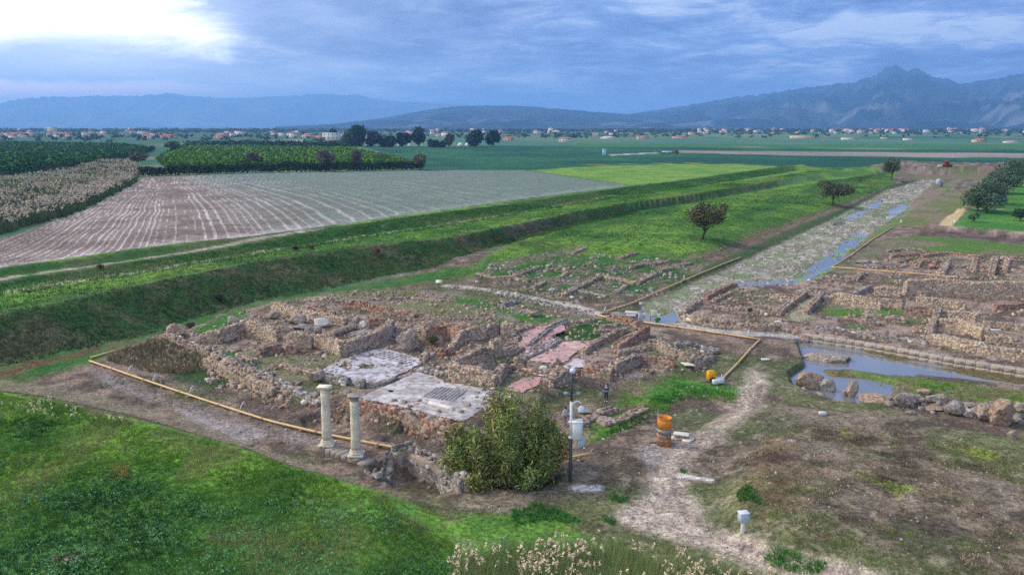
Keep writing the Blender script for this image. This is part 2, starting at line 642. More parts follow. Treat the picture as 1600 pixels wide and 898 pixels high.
# ------------------------------------------------------------------ materials
def mat(name, color=None, rough=0.9, metal=0.0, attr=False, noise=None, bump=None, island=None, spec=0.25, objvec=True, emis=None, var2=None):
    m = bpy.data.materials.new(name)
    m.use_nodes = True
    t = NT(m.node_tree)
    b = t.n['Principled BSDF']
    b.inputs['Roughness'].default_value = rough
    b.inputs['Metallic'].default_value = metal
    b.inputs['Specular IOR Level'].default_value = spec
    vec = t.new('ShaderNodeTexCoord').outputs['Object'] if objvec else t.new('ShaderNodeNewGeometry').outputs['Position']
    if attr:
        c = t.new('ShaderNodeVertexColor', layer_name='Col').outputs[0]
    elif island:
        c = t.ramp(t.new('ShaderNodeNewGeometry').outputs['Random Per Island'], island)
    else:
        c = t.new('ShaderNodeRGB').outputs[0]
        c.default_value = (*color, 1)
    if var2:                                              # blotches of a second colour: (colour, scale, lo, hi)
        c = t.mix(t.step(t.noise(vec, var2[1], 5, 0.6, 0.3), var2[2], var2[3]), c, var2[0])
    if noise:                                             # [(scale, amount)]
        for sc, am in noise:
            f = t.noise(vec, sc, 5, 0.62)
            k = t.new('ShaderNodeMapRange')
            t.put(k.inputs[0], f)
            k.inputs[1].default_value, k.inputs[2].default_value = 0.33, 0.67
            k.inputs[3].default_value, k.inputs[4].default_value = 1 - am, 1 + am
            mm = t.new('ShaderNodeVectorMath', operation='SCALE')
            t.put(mm.inputs[0], c)
            t.put(mm.inputs['Scale'], k.outputs[0])
            c = mm.outputs[0]
    t.put(b.inputs['Base Color'], c)
    if bump:
        bn = t.new('ShaderNodeBump')
        bn.inputs['Strength'].default_value = bump[1]
        bn.inputs['Distance'].default_value = bump[2] if len(bump) > 2 else 0.1
        t.put(bn.inputs['Height'], t.noise(vec, bump[0], 6, 0.65))
        t.put(b.inputs['Normal'], bn.outputs[0])
    if emis:
        t.put(b.inputs['Emission Color'], (*emis[0], 1))
        b.inputs['Emission Strength'].default_value = emis[1]
    return m


M = {}
M['ground'] = mat('ground_soil', attr=True, rough=0.95, noise=[(0.7, 0.25), (3.2, 0.5), (11.0, 0.5)], bump=(7.0, 0.8, 0.16), objvec=False, spec=0.12)
M['leaf'] = mat('leaf', attr=True, rough=0.75, spec=0.2)
M['grass'] = mat('grass_blades', attr=True, rough=0.8, spec=0.15)
M['stone'] = mat('wall_stone', island=[(0.0, A(96, 84, 76)), (0.25, A(140, 124, 112)), (0.5, A(122, 108, 96)), (0.72, A(160, 142, 124)), (0.9, A(148, 118, 92)), (1.0, A(178, 164, 150))],
                 noise=[(1.3, 0.2), (7.0, 0.25)], bump=(11, 0.5, 0.05), rough=0.95, spec=0.1)
M['tan'] = mat('wall_tan_stone', island=[(0.0, A(116, 102, 90)), (0.3, A(150, 134, 116)), (0.6, A(168, 150, 130)), (0.82, A(146, 116, 94)), (1.0, A(186, 174, 158))],
               noise=[(1.3, 0.2), (7.0, 0.25)], bump=(11, 0.5, 0.05), rough=0.95, spec=0.1)
M['brick'] = mat('wall_brick', island=[(0.0, A(104, 82, 70)), (0.35, A(138, 104, 86)), (0.55, A(150, 112, 92)), (0.75, A(130, 114, 102)), (1.0, A(164, 146, 130))],
                 noise=[(1.3, 0.2), (7.0, 0.25)], bump=(11, 0.5, 0.05), rough=0.95, spec=0.1)
M['grey'] = mat('wall_grey_stone', island=[(0.0, A(100, 94, 90)), (0.3, A(134, 126, 120)), (0.6, A(116, 108, 100)), (1.0, A(176, 170, 164))],
                noise=[(1.3, 0.2), (7.0, 0.25)], bump=(11, 0.5, 0.05), rough=0.95, spec=0.1)
M['core'] = mat('wall_mortar', A(142, 126, 110), noise=[(0.8, 0.25), (5, 0.3)], bump=(8, 0.7, 0.1), rough=0.97, spec=0.08, var2=(A(98, 100, 68), 0.7, 0.55, 0.68))
M['rock'] = mat('boulder', A(146, 132, 120), noise=[(0.9, 0.3), (4, 0.4), (13, .3)], bump=(7, 1.0, 0.15), rough=0.95, spec=0.1, var2=(A(112, 84, 64), 0.8, 0.56, 0.7))
M['rockwarm'] = mat('boulder_warm', A(150, 128, 110), noise=[(0.9, 0.3), (4, 0.4), (13, .3)], bump=(7, 1.0, 0.15), rough=0.95, spec=0.1, var2=(A(120, 108, 100), 0.8, 0.5, 0.66))
M['rockgrey'] = mat('boulder_grey', A(138, 130, 122), noise=[(0.9, 0.3), (4, 0.4), (13, .3)], bump=(7, 1.0, 0.15), rough=0.95, spec=0.1, var2=(A(96, 92, 80), 0.8, 0.5, 0.66))
M['kerbstone'] = mat('kerb_stone', A(152, 140, 126), noise=[(0.6, 0.2), (3, 0.25), (10, .2)], bump=(8, 0.6, 0.05), rough=0.95, spec=.1, var2=(A(112, 104, 90), .8, .5, .7))
M['marble'] = mat('marble', A(206, 200, 186), noise=[(2, 0.12), (9, 0.12)], bump=(8, 0.3, 0.03), rough=0.7, var2=(A(150, 144, 130), 1.3, 0.58, 0.75))
M['column'] = mat('column_stone', A(192, 182, 162), noise=[(1.2, 0.2), (8, 0.16)], bump=(10, 0.5, 0.03), rough=0.85, var2=(A(150, 134, 112), 1.6, 0.56, 0.74))
M['slab'] = mat('base_slab', A(136, 126, 114), noise=[(1.2, 0.2), (8, 0.2)], bump=(8, 0.6, 0.05), rough=0.9, var2=(A(92, 84, 72), 1.4, 0.5, 0.7))
M['pipe'] = mat('yellow_pipe', A(196, 162, 108), noise=[(1.5, 0.12), (9, 0.08)], rough=0.45, spec=0.4, var2=(A(176, 132, 84), 0.8, 0.58, 0.72))
M['coupling'] = mat('pipe_coupling', A(160, 122, 78), noise=[(3, 0.15)], rough=0.5, spec=0.4)
M['hose'] = mat('pale_hose', A(206, 216, 214), rough=0.4, noise=[(4, 0.1)])
M['white'] = mat('white_paint', A(226, 230, 232), rough=0.45, spec=0.4, noise=[(3, 0.07)])
M['offwhite'] = mat('offwhite', A(196, 196, 190), rough=0.6, noise=[(3, 0.1)])
M['greybox'] = mat('grey_box', A(150, 164, 174), rough=0.5, noise=[(3, 0.08)])
M['pole'] = mat('pole_dark', A(70, 70, 74), rough=0.55, noise=[(4, 0.12)])
M['glass'] = mat('dark_glass', (0.02, 0.025, 0.03), rough=0.15, spec=0.5)
M['rust'] = mat('rusty_orange', A(192, 122, 46), rough=0.6, noise=[(1.5, 0.15), (8, 0.12)], var2=(A(122, 74, 44), 1.1, 0.56, 0.70))
M['rust2'] = mat('rust_dark', A(132, 92, 62), rough=0.7, noise=[(1.5, 0.2), (8, 0.15)], var2=(A(186, 112, 44), 1.5, 0.5, 0.62))
M['steel'] = mat('grey_steel', A(122, 126, 130), rough=0.55, metal=0.3, noise=[(3, 0.12)])
M['board'] = mat('sign_board', A(200, 204, 176), rough=0.5, noise=[(4, 0.08)])
M['wood'] = mat('weathered_wood', A(122, 102, 80), rough=0.85, noise=[(3, 0.2)])
M['bark'] = mat('bark', A(70, 58, 48), rough=0.95, noise=[(3, 0.3)], bump=(8, 0.6, 0.05))
M['skin'] = mat('skin', A(190, 150, 126), rough=0.6)
M['hair'] = mat('dark_hair', A(44, 34, 30), rough=0.6)
M['jacket'] = mat('blue_jacket', A(30, 70, 128), rough=0.7, noise=[(9, 0.12)])
M['jeans'] = mat('navy_trousers', A(38, 46, 74), rough=0.8, noise=[(9, 0.12)])
M['shirt'] = mat('pale_blue_shirt', A(158, 176, 204), rough=0.8, noise=[(9, 0.08)])
M['mauve'] = mat('mauve_trousers', A(136, 112, 118), rough=0.8, noise=[(9, 0.1)])
M['shoe'] = mat('white_shoes', A(220, 220, 220), rough=0.6)
M['shoe2'] = mat('dark_shoes', A(52, 46, 44), rough=0.6)
M['red'] = mat('red_paint', A(206, 40, 30), rough=0.45, noise=[(3, 0.1)])
M['tyre'] = mat('tyre', (0.02, 0.02, 0.02), rough=0.8)
M['yellow'] = mat('yellow_paint', A(222, 160, 20), rough=0.45, noise=[(3, 0.1)])
M['teal'] = mat('teal_paint', A(130, 200, 210), rough=0.5, noise=[(3, 0.1)])
M['pave'] = mat('pavement_mosaic', attr=True, rough=0.8, noise=[(1.5, 0.12), (8.0, 0.2)], bump=(12, 0.4, 0.04))
M['tess'] = mat('dark_tesserae', A(126, 122, 120), rough=0.85, noise=[(1.0, 0.25), (6, 0.3)])
M['hill'] = mat('mountain', attr=True, rough=1.0, spec=0.0, objvec=False, noise=[(0.0016, 0.25), (0.006, 0.25)])
wm = bpy.data.materials.new('still_water')
wm.use_nodes = True
wt = NT(wm.node_tree)
wb = wt.n['Principled BSDF']
wb.inputs['Base Color'].default_value = (0.21, 0.215, 0.215, 1)
wb.inputs['Roughness'].default_value = 0.06
wb.inputs['Specular IOR Level'].default_value = 0.9
wb.inputs['IOR'].default_value = 2.0
bn = wt.new('ShaderNodeBump')
bn.inputs['Strength'].default_value = 0.10
bn.inputs['Distance'].default_value = 0.02
wt.put(bn.inputs['Height'], wt.noise(wt.new('ShaderNodeTexCoord').outputs['Object'], 3.0, 3))
wt.put(wb.inputs['Normal'], bn.outputs[0])
M['water'] = wm

# ------------------------------------------------------------------ the ground sheet
azv = np.radians(np.concatenate([np.linspace(-180, -44, 28)[:-1], np.linspace(-44, 44, 1080), np.linspace(44, 180, 28)[1:-1]]))
vv = np.arange(205.0, 925.0, 1.33)[::-1]
hz = (CAMZ - 1.0) / np.tan(PITCH + np.arctan((vv - CV) / FPX))
rad = np.concatenate([[0.3, 6, 14, 22, 28], hz[hz > 33], np.geomspace(hz.max() * 1.1, 23000, 28)])
RR, AA = np.meshgrid(rad, azv, indexing='ij')
gx, gy = RR * np.sin(AA), RR * np.cos(AA)
gz = hgt(gx, gy)
nr, na = gx.shape
X, Y, Z = gx.ravel(), gy.ravel(), gz.ravel()
DIST = np.hypot(X, Y)
nA = fbm(X, Y, 2.2, 4, 21)
nB = fbm(X, Y, 9.0, 4, 22)
nC = fbm(X, Y, 0.7, 3, 23)
nD = fbm(X, Y, 60.0, 4, 24)
nS = fbm(X, Y * 0.25, 120.0, 4, 25)


def mixc(f, a, b):
    f = np.clip(f, 0, 1)[:, None]
    return np.asarray(a)[None] * (1 - f) + np.asarray(b)[None] * f if np.ndim(a) == 1 else a * (1 - f) + np.asarray(b) * f


DIRT, DIRT2 = A(124, 106, 92), A(86, 74, 64)
GRAVEL = A(146, 138, 134)
PATHC = A(178, 164, 152)
GBR, GMID, GDK = A(96, 126, 50), A(72, 104, 44), A(48, 74, 36)
WEED = A(62, 106, 72)
DRY = A(128, 112, 84)
OLIVE = A(92, 98, 58)
# plain beyond: patchwork of fields
gc = mixc((nS - 0.38) * 4, A(44, 84, 60), A(84, 108, 74))
gc = mixc((nD - 0.55) * 5, gc, A(112, 108, 88))


def paint(pts, col, edge=1.0, z=None, amp=1.0, nz=None, op=1.0, line=None, sub=None):
    """lay a patch of one ground cover over the sheet, with a ragged edge (metres)"""
    global gc
    p = np.array(pts, float)
    poly = GZ(p)[:, :2] if z is None else PZ(p[:, 0], p[:, 1], z)
    pad = edge + amp + (line or 0) + 1
    k = (X > poly[:, 0].min() - pad) & (X < poly[:, 0].max() + pad) & (Y > poly[:, 1].min() - pad) & (Y < poly[:, 1].max() + pad)
    if not k.any():
        return
    s = sdist(X[k], Y[k], poly, closed=line is None)
    if line is not None:
        s = line / 2 - s
    n = (nA if nz is None else nz)[k]
    w = sst(0.5 + (s + (n - 0.5) * 2 * amp) / edge)
    if sub is not None:
        w = w * sub[k]
    w = (w * op)[:, None]
    c = col[k] if isinstance(col, np.ndarray) and col.ndim == 2 else np.asarray(col)[None]
    gc[k] = gc[k] * (1 - w) + c * w


def patch(n, lo, hi):
    return sst((n - lo) / (hi - lo))


green_mix = mixc(patch(nB, 0.42, 0.62), GMID, GBR)
green_mix = mixc(patch(nA, 0.55, 0.8) * 0.8, green_mix, GDK)
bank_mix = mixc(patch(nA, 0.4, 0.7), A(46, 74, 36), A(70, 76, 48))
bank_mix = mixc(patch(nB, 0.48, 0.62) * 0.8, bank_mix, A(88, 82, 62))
dirt_mix = mixc(patch(nA, 0.4, 0.68), DIRT2, DIRT)
dirt_mix = mixc(patch(nB, 0.52, 0.66) * 0.62, dirt_mix, A(72, 88, 48))
dirt_mix = mixc(patch(nC, 0.62, 0.8) * 0.25, dirt_mix, A(168, 156, 148))
ruin_mix = mixc(patch(nA, 0.38, 0.66), A(92, 78, 68), A(138, 120, 106))
ruin_mix = mixc(patch(nC, 0.58, 0.78) * 0.4, ruin_mix, A(166, 152, 142))
ruin_mix = mixc(patch(nB, 0.55, 0.7) * 0.6, ruin_mix, A(74, 88, 48))
dry_mix = mixc(patch(nA, 0.40, 0.70), A(78, 70, 58), A(116, 104, 88))
dry_mix = mixc(patch(nB, 0.46, 0.66) * 0.62, dry_mix, A(84, 96, 50))
dry_mix = mixc(patch(nC, 0.60, 0.8) * 0.35, dry_mix, A(158, 142, 124))
crop_mix = mixc(patch(nD, 0.35, 0.65), A(30, 72, 54), A(44, 88, 60))
crop_mix = mixc(patch(nA, .45, .7) * .35, crop_mix, A(28, 56, 44))

# far fields, back to front
paint([(-400, 236), (0, 232), (235, 226), (330, 216), (560, 213), (560, 204), (-400, 204)], A(52, 84, 60), 30, FZ, 20, nD)
paint([(560, 228), (800, 229), (1180, 231), (1600, 235), (2600, 240), (2600, 262), (1600, 262), (1240, 262), (990, 266), (660, 268), (600, 240)], crop_mix, 6, FZ, 3, nD)
paint([(560, 226), (1180, 229), (1600, 233), (2600, 240), (2600, 221), (1600, 217), (800, 214), (545, 217)], mixc(patch(nS, 0.4, 0.6), A(62, 100, 80), A(80, 104, 78)), 14, FZ, 10, nD)
paint([(900, 230), (1200, 229), (1600, 233), (2300, 238), (2300, 230), (1600, 226), (900, 224)], A(56, 98, 58), 8, FZ, 4, nD)
paint([(1060, 235.5), (1300, 237), (1600, 240.5), (2300, 249), (2300, 257), (1600, 247), (1300, 244.5), (1060, 238.5)], mixc(patch(nD, .4, .6), A(120, 112, 102), A(134, 122, 112)), 5, FZ, 3, nD)
paint([(950, 241.5), (1025, 238), (1030, 239.4), (955, 243)], A(140, 150, 130), 4, FZ, 2, nD)
for q in ([(640, 247), (900, 246), (1200, 249), (1560, 252)], [(700, 241), (930, 239)], [(1190, 233), (1600, 238)]):
    paint(q, A(22, 58, 50), 3, FZ, 2, nD, 0.8, line=4)
paint([(820, 266), (940, 259), (1080, 255.5), (1190, 258), (1240, 262), (1120, 282), (990, 292)], mixc(patch(nB, .4, .65), A(86, 120, 48), A(106, 132, 58)), 5, FZ, 3, nB)
paint([(900, 257.5), (1080, 254.5), (1180, 257.5)], A(126, 118, 66), 4, FZ, 2, nB, 0.8, line=5)
paint([(820, 265.5), (990, 291)], A(40, 66, 40), 2, FZ, 1, nB, 0.8, line=2.5)

# ploughed field with pale, bending furrow lines
FIELD = [(225, 279), (330, 273), (480, 268), (640, 266.5), (820, 266), (985, 290), (800, 313), (620, 338), (400, 369), (200, 396), (0, 424), (-300, 470), (-300, 455), (0, 374), (130, 330)]
fp = PL(FIELD, FZ)
kf = np.nonzero(sdist(X, Y, fp) > -3)[0]
rows_px = [(0, [(-200, 445), (0, 404), (120, 340), (222, 281)]), (1, [(-60, 436), (95, 408), (175, 350), (231, 280)]), (2, [(190, 394), (215, 345), (243, 305), (240, 279)]),
           (3, [(300, 379), (297, 342), (276, 306), (251, 278)]), (4, [(400, 366), (372, 322), (312, 291), (266, 277)]), (5, [(520, 351), (450, 311), (355, 283), (296, 275)]),
           (6, [(690, 328), (560, 296), (430, 274), (350, 272)]), (7, [(840, 309), (700, 286), (560, 269)]), (8, [(960, 293), (850, 277), (740, 267)])]
cp, cs = [], []
for s_, pl in rows_px:
    q = np.array(pl, float)
    t = np.linspace(0, len(q) - 1, 9)
    qi = np.column_stack([np.interp(t, np.arange(len(q)), q[:, 0]), np.interp(t, np.arange(len(q)), q[:, 1])])
    cp.append(PL(qi, FZ))
    cs += [s_] * 9
cp = np.vstack(cp)
cs = np.array(cs, float)


def tps(r2):
    return 0.5 * r2 * np.log(r2 + 1e-9)


sc_ = 100.0
cq = cp / sc_
K = tps(((cq[:, None] - cq[None]) ** 2).sum(-1)) + np.eye(len(cq)) * 0.02
P_ = np.column_stack([np.ones(len(cq)), cq])
sol = np.linalg.solve(np.block([[K, P_], [P_.T, np.zeros((3, 3))]]), np.concatenate([cs, np.zeros(3)]))
fx_, fy_ = X[kf] / sc_, Y[kf] / sc_
sv = sol[-3] + sol[-2] * fx_ + sol[-1] * fy_
for i in range(len(cq)):
    sv = sv + sol[i] * tps((fx_ - cq[i, 0]) ** 2 + (fy_ - cq[i, 1]) ** 2)
inf = sst(sdist(X[kf], Y[kf], fp) / 2 + 0.5 + (nB[kf] - 0.5))
greenish = sst((sv - 3.2) / 3.0 + (nB[kf] - 0.5) * 0.8) * sst((Y[kf] - 125) / 60 + sv / 8)
soil = mixc(patch(nB[kf], .35, .65), A(106, 92, 84), A(128, 112, 104))
soil = mixc(greenish * 0.85, soil, A(94, 110, 98))
soil = mixc(patch(nA[kf], .55, .75) * 0.3 * (1 - greenish), soil, A(96, 108, 72))
ph = sv * 6.5 + (nB[kf] - .5) * 0.3 + 0.25 * np.sin(sv * 3.1) + 0.2 * np.sin(sv * 7.7 + 1)
lw = np.abs((ph % 1) - 0.5) * 2
wide = 0.76 + 0.34 * (vnoise(np.floor(ph), np.floor(ph) * 0 + 3, 5) - .5)
pale = sst((lw - wide) / 0.16) * (0.45 + 0.55 * patch(nB[kf], .38, .6)) * (1 - 0.55 * greenish) * sst((7.6 - sv) / 2)
soil = mixc(pale * 0.85, soil, A(196, 184, 180))
fine = (np.abs(((sv * 44) % 1) - 0.5) * 2)
soil = soil * (1 + (fine[:, None] - 0.5) * 0.2)
edge_d = sdist(X[kf], Y[kf], PL([(985, 290), (800, 313), (620, 338), (400, 369), (200, 396), (0, 424), (-300, 470)], FZ), closed=False)
soil = mixc(sst((9 - edge_d + (nA[kf] - .5) * 12) / 8) * 0.6 * (1 - 0.75 * greenish), soil, A(184, 172, 170))
gc[kf] = gc[kf] * (1 - inf[:, None]) + soil * inf[:, None]
gz_f = np.zeros(len(X))
gz_f[kf] = (pale * 0.10 + (fine - .5) * 0.05) * inf

# the levee strips between field and dig
paint([(985, 290), (800, 313), (620, 338), (400, 369), (200, 396), (0, 424), (-400, 486), (-400, 560), (0, 492), (200, 448), (400, 408), (600, 381), (700, 371), (900, 331), (980, 318), (1060, 308),
       (1200, 284), (1320, 264), (1240, 258)], green_mix, 3, FZ, 1.5)
paint([(985, 292), (800, 316), (620, 342), (400, 373), (200, 400), (0, 428), (-400, 492), (-400, 510), (0, 452), (200, 424), (350, 402), (550, 370), (700, 348), (800, 333), (960, 306), (1100, 286), (1240, 263), (1225, 259)],
      bank_mix * np.array([0.75, 1.05, 0.75]), 2.5, FZ, 1.5)
paint([(985, 291), (800, 314.5), (620, 340), (400, 371), (200, 399), (0, 427), (-300, 475)], A(176, 164, 144), 1.0, FZ + .9, 0.6, line=1.0, sub=patch(nB, .2, .4) * .7)
paint([(960, 306), (800, 334), (700, 349), (550, 371), (350, 403), (200, 427), (0, 458), (-300, 515)], A(166, 156, 138), 1.2, FZ, 0.7, line=1.4, sub=patch(nB, .28, .48))
# dig: general dirt, then parts
paint([(-500, 690), (0, 566), (300, 498), (700, 408), (900, 352), (1100, 320), (1320, 276), (1400, 258), (1480, 262), (1700, 262), (2300, 300), (2300, 1300), (-500, 1300)], dirt_mix, 4, 0.5, 2)
# dark bank
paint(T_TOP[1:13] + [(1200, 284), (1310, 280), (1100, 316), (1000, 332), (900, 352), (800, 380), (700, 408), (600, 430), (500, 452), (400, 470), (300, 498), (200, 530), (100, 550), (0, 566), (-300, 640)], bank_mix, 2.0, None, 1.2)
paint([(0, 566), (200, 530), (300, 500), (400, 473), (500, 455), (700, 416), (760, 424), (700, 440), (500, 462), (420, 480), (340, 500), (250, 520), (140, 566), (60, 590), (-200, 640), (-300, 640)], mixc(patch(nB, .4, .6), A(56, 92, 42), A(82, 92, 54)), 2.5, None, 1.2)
paint([(0, 586), (60, 566), (110, 556), (150, 546)], A(92, 66, 52), 1.5, None, 1, line=1.6)
# green terrace beyond
paint([(730, 425), (800, 378), (900, 348), (1000, 330), (1100, 314), (1310, 280), (1400, 262), (1395, 290), (1300, 322), (1180, 372), (1110, 392), (1085, 400), (1000, 420), (880, 440), (800, 440)], green_mix, 4, None, 2)
paint([(1030, 318), (1200, 290), (1330, 262), (1380, 262), (1290, 290), (1150, 322), (1060, 340)], mixc(patch(nB, .4, .6), A(96, 128, 50), A(72, 104, 44)), 4, None, 2)
paint([(900, 345), (1050, 318), (1060, 330), (960, 352), (860, 376), (800, 392)], A(44, 84, 38), 3, None, 1.5, op=.7)
paint([(1140, 336), (1200, 318), (1240, 320), (1160, 342)], A(44, 78, 38), 3, None, 1.5, op=.8)
paint([(1250, 300), (1290, 282), (1370, 274), (1330, 292), (1280, 306)], A(46, 74, 42), 3, None, 1.5, op=.8)
paint([(1130, 390), (1190, 360), (1260, 338), (1330, 318), (1330, 326), (1240, 352), (1180, 378), (1110, 404), (1060, 415)], A(112, 92, 80), 3, None, 2, op=.85)
paint([(1050, 440), (1130, 404), (1240, 356), (1310, 328), (1400, 288), (1440, 278), (1440, 284), (1385, 296), (1300, 342), (1230, 374), (1128, 422), (1070, 448)], mixc(patch(nA, .4, .6), A(48, 80, 38), A(70, 74, 50)), 2, None, 1.5)
paint([(740, 425), (800, 440), (850, 450), (960, 470), (1040, 450), (1110, 410), (1080, 396), (980, 400), (880, 398), (800, 408)], mixc(patch(nA, .45, .65), A(50, 92, 44), A(112, 100, 84)), 4, None, 2, op=.8)
paint([(760, 415), (830, 398), (905, 383), (915, 390), (850, 406), (790, 422)], A(122, 106, 92), 2, None, 1.5, op=.7)
paint([(760, 440), (850, 432), (960, 440), (960, 448), (850, 445)], A(116, 102, 94), 2, None, 1.5, op=.8)
# cross street
paint([(698, 446), (760, 452), (820, 463), (880, 475), (935, 490)], A(166, 156, 144), 1.0, None, 0.6, line=1.9)
paint([(1040, 505), (1110, 515), (1180, 523), (1260, 535)], A(158, 152, 146), 1.2, None, 0.7, line=2.2)
# wide flooded street
road_mix = mixc(patch(nC, .4, .7), A(118, 110, 98), A(164, 156, 146))
road_mix = mixc(patch(nA, .45, .65) * .75, road_mix, A(104, 116, 78))
road_mix = mixc(patch(nB, .55, .7) * .6, road_mix, A(78, 104, 56))
paint(ROADP, road_mix, 1.5, None, 0.9)
paint([(1228, 445), (1262, 425), (1290, 405), (1312, 385), (1340, 366), (1352, 372), (1318, 400), (1288, 428), (1250, 447)], A(110, 142, 86), 1.2, None, 1.0, op=.8)
paint([(1283, 432), (1300, 428), (1310, 434), (1295, 438)], A(120, 160, 106), 0.8, None, 0.5)
paint([(1395, 340), (1450, 300), (1490, 280), (1500, 284), (1460, 312), (1410, 350), (1340, 385)], mixc(patch(nB, .42, .6), A(84, 108, 56), A(120, 104, 90)), 2, None, 1.5)
paint([(1400, 352), (1440, 322), (1480, 300), (1560, 285), (1530, 310), (1480, 350), (1440, 356)], mixc(patch(nB, .42, .6), A(94, 102, 60), A(116, 102, 84)), 2, None, 1.5)
paint([(1400, 268), (1480, 266), (1640, 266), (1640, 280), (1480, 280), (1420, 280)], mixc(patch(nB, .4, .6), A(92, 98, 60), A(110, 92, 80)), 3, None, 2)
# lawn and visitor path
paint([(1486, 352), (1520, 325), (1560, 300), (1590, 286), (1800, 296), (2200, 380), (1900, 388), (1600, 362)], mixc(patch(nB, .4, .6), A(64, 108, 48), A(82, 122, 54)), 2, None, 1)
paint([(1467, 352), (1497, 325), (1510, 328), (1488, 353)], A(172, 152, 112), 0.6, None, 0.3)
paint([(1485, 353), (1600, 363), (1900, 389)], A(150, 132, 122), 1.0, None, .5, line=1.4)
paint([(1510, 327), (1580, 327)], A(150, 140, 128), 1.0, None, .5, line=1.0)
paint([(1440, 362), (1520, 362), (1600, 372), (1800, 398), (1800, 405), (1600, 382), (1520, 374), (1430, 372)], mixc(patch(nA, .4, .6), A(76, 64, 58), A(100, 84, 76)), 1.5, None, 1)
paint([(1360, 378), (1430, 368), (1520, 374), (1600, 384), (1800, 402), (1800, 420), (1600, 400), (1480, 394), (1400, 390)], mixc(patch(nB, .42, .6), A(78, 104, 48), A(112, 102, 78)), 2, None, 1.5)
paint([(1310, 420), (1360, 384), (1420, 372), (1440, 378), (1400, 395), (1340, 425)], A(104, 100, 78), 2, None, 1.5, op=.7)
# right-hand ruins
paint([(1300, 428), (1400, 392), (1600, 402), (2000, 430), (2000, 600), (1600, 580), (1400, 548), (1260, 528), (1200, 520), (1060, 505), (1100, 470), (1180, 446)], ruin_mix, 2.5, None, 1.5)
paint([(1225, 490), (1262, 466), (1276, 466), (1262, 500), (1245, 505)], A(142, 136, 112), 1.2, None, 0.8)
for q in ([(1285, 486), (1345, 482), (1350, 492), (1290, 494)], [(1370, 482), (1412, 484), (1405, 494), (1372, 494)], [(1318, 504), (1350, 508), (1360, 516), (1325, 512)], [(1470, 541), (1510, 545), (1500, 550)]):
    paint(q, A(74, 108, 46), 1.2, None, 1.0)
# left-hand house
paint([(255, 532), (330, 556), (400, 588), (470, 618), (540, 632), (640, 656), (715, 674), (760, 650), (850, 612), (905, 592), (960, 590), (1060, 580), (1130, 556), (1020, 512), (900, 502), (720, 462), (560, 452), (430, 472), (350, 492)], ruin_mix, 2, None, 1.2)
paint([(500, 458), (600, 452), (700, 455), (800, 480), (860, 492), (860, 503), (760, 505), (660, 490), (560, 472)], mixc(patch(nB, .4, .6), A(104, 104, 72), A(118, 108, 96)), 2, None, 1.5)
for q in ([(700, 462), (750, 466), (800, 484), (790, 492), (720, 474)], [(745, 505), (790, 498), (800, 506), (770, 516), (742, 514)], [(335, 545), (360, 552), (400, 568), (395, 575), (350, 562)], [(296, 520), (365, 490), (385, 486), (370, 505), (310, 522)],
          [(800, 490), (870, 494), (860, 503), (806, 503)]):
    paint(q, A(58, 96, 42), 1.5, None, 1.2)
paint([(872, 530), (905, 500), (950, 498), (975, 508), (930, 530), (890, 535)], A(34, 76, 32), 1.2, None, .6)
paint([(250, 560), (300, 552), (330, 575), (370, 600), (340, 606), (280, 596)], A(48, 70, 40), 2, None, 1.2)
# floor between pipe and grass
paint([(140, 570), (250, 618), (400, 660), (520, 688), (490, 700), (400, 680), (300, 650), (150, 598)], mixc(patch(nA, .4, .6), A(140, 130, 124), A(112, 100, 92)), 1.5, None, 1.0, op=.7)
paint([(280, 640), (360, 662), (410, 676), (385, 696), (320, 674)], A(150, 140, 136), 1.2, None, .8, op=.7)
paint([(940, 640), (990, 600), (1060, 580), (1100, 600), (1160, 605), (1150, 625), (1080, 618), (1010, 640), (940, 690), (900, 690)], mixc(patch(nA, .45, .6), A(76, 104, 44), A(112, 102, 80)), 2, None, 1.5)
paint([(1010, 615), (1060, 588), (1100, 596), (1155, 604), (1152, 618), (1080, 612), (1030, 640)], A(64, 108, 42), 1.5, None, 1.0)
# pond trench mud and greenery
paint(POND, A(96, 86, 58), 1.0, -0.5, 0.6)
paint([(1400, 590), (1500, 598), (1600, 612), (1800, 640), (1800, 668), (1600, 640), (1500, 622), (1410, 612)], mixc(patch(nA, .42, .6), A(84, 112, 46), A(110, 100, 78)), 1.5, None, 1)
paint([(1300, 577), (1390, 585), (1440, 592), (1400, 600), (1330, 586)], A(92, 104, 58), 0.8, None, .5)
# foreground right: dry slope, vehicle track
paint([(690, 790), (800, 772), (900, 745), (1000, 676), (1180, 640), (1300, 610), (1400, 640), (1600, 690), (2400, 800), (2400, 2000), (700, 2000)], dry_mix, 3, None, 2)
for q in ([(1500, 700), (1548, 704), (1552, 716), (1505, 712)], [(1316, 672), (1350, 688), (1340, 692), (1316, 684)], [(1480, 838), (1540, 850), (1530, 858)], [(1340, 740), (1420, 760), (1400, 770)]):
    paint(q, A(112, 124, 48), 1.0, None, 1.2, op=.8)
track = mixc(patch(nC, .4, .7), A(154, 140, 124), A(176, 160, 144))
paint([(985, 780), (1010, 750), (1040, 720), (1070, 690), (1082, 690), (1070, 730), (1072, 770), (1090, 805), (1150, 840), (1250, 872), (1340, 900), (1460, 940), (1380, 945), (1260, 905), (1150, 872), (1060, 850), (990, 826), (960, 810)], track, 1.6, None, 1.0)
paint([(1070, 700), (1110, 660), (1150, 630), (1165, 600), (1175, 575), (1200, 585), (1195, 620), (1160, 655), (1110, 700)], track, 1.5, None, 1.0, op=.7)
paint([(1010, 742), (1050, 700), (1030, 690), (1000, 700)], A(146, 138, 134), 1.5, None, 1.0, op=.7)
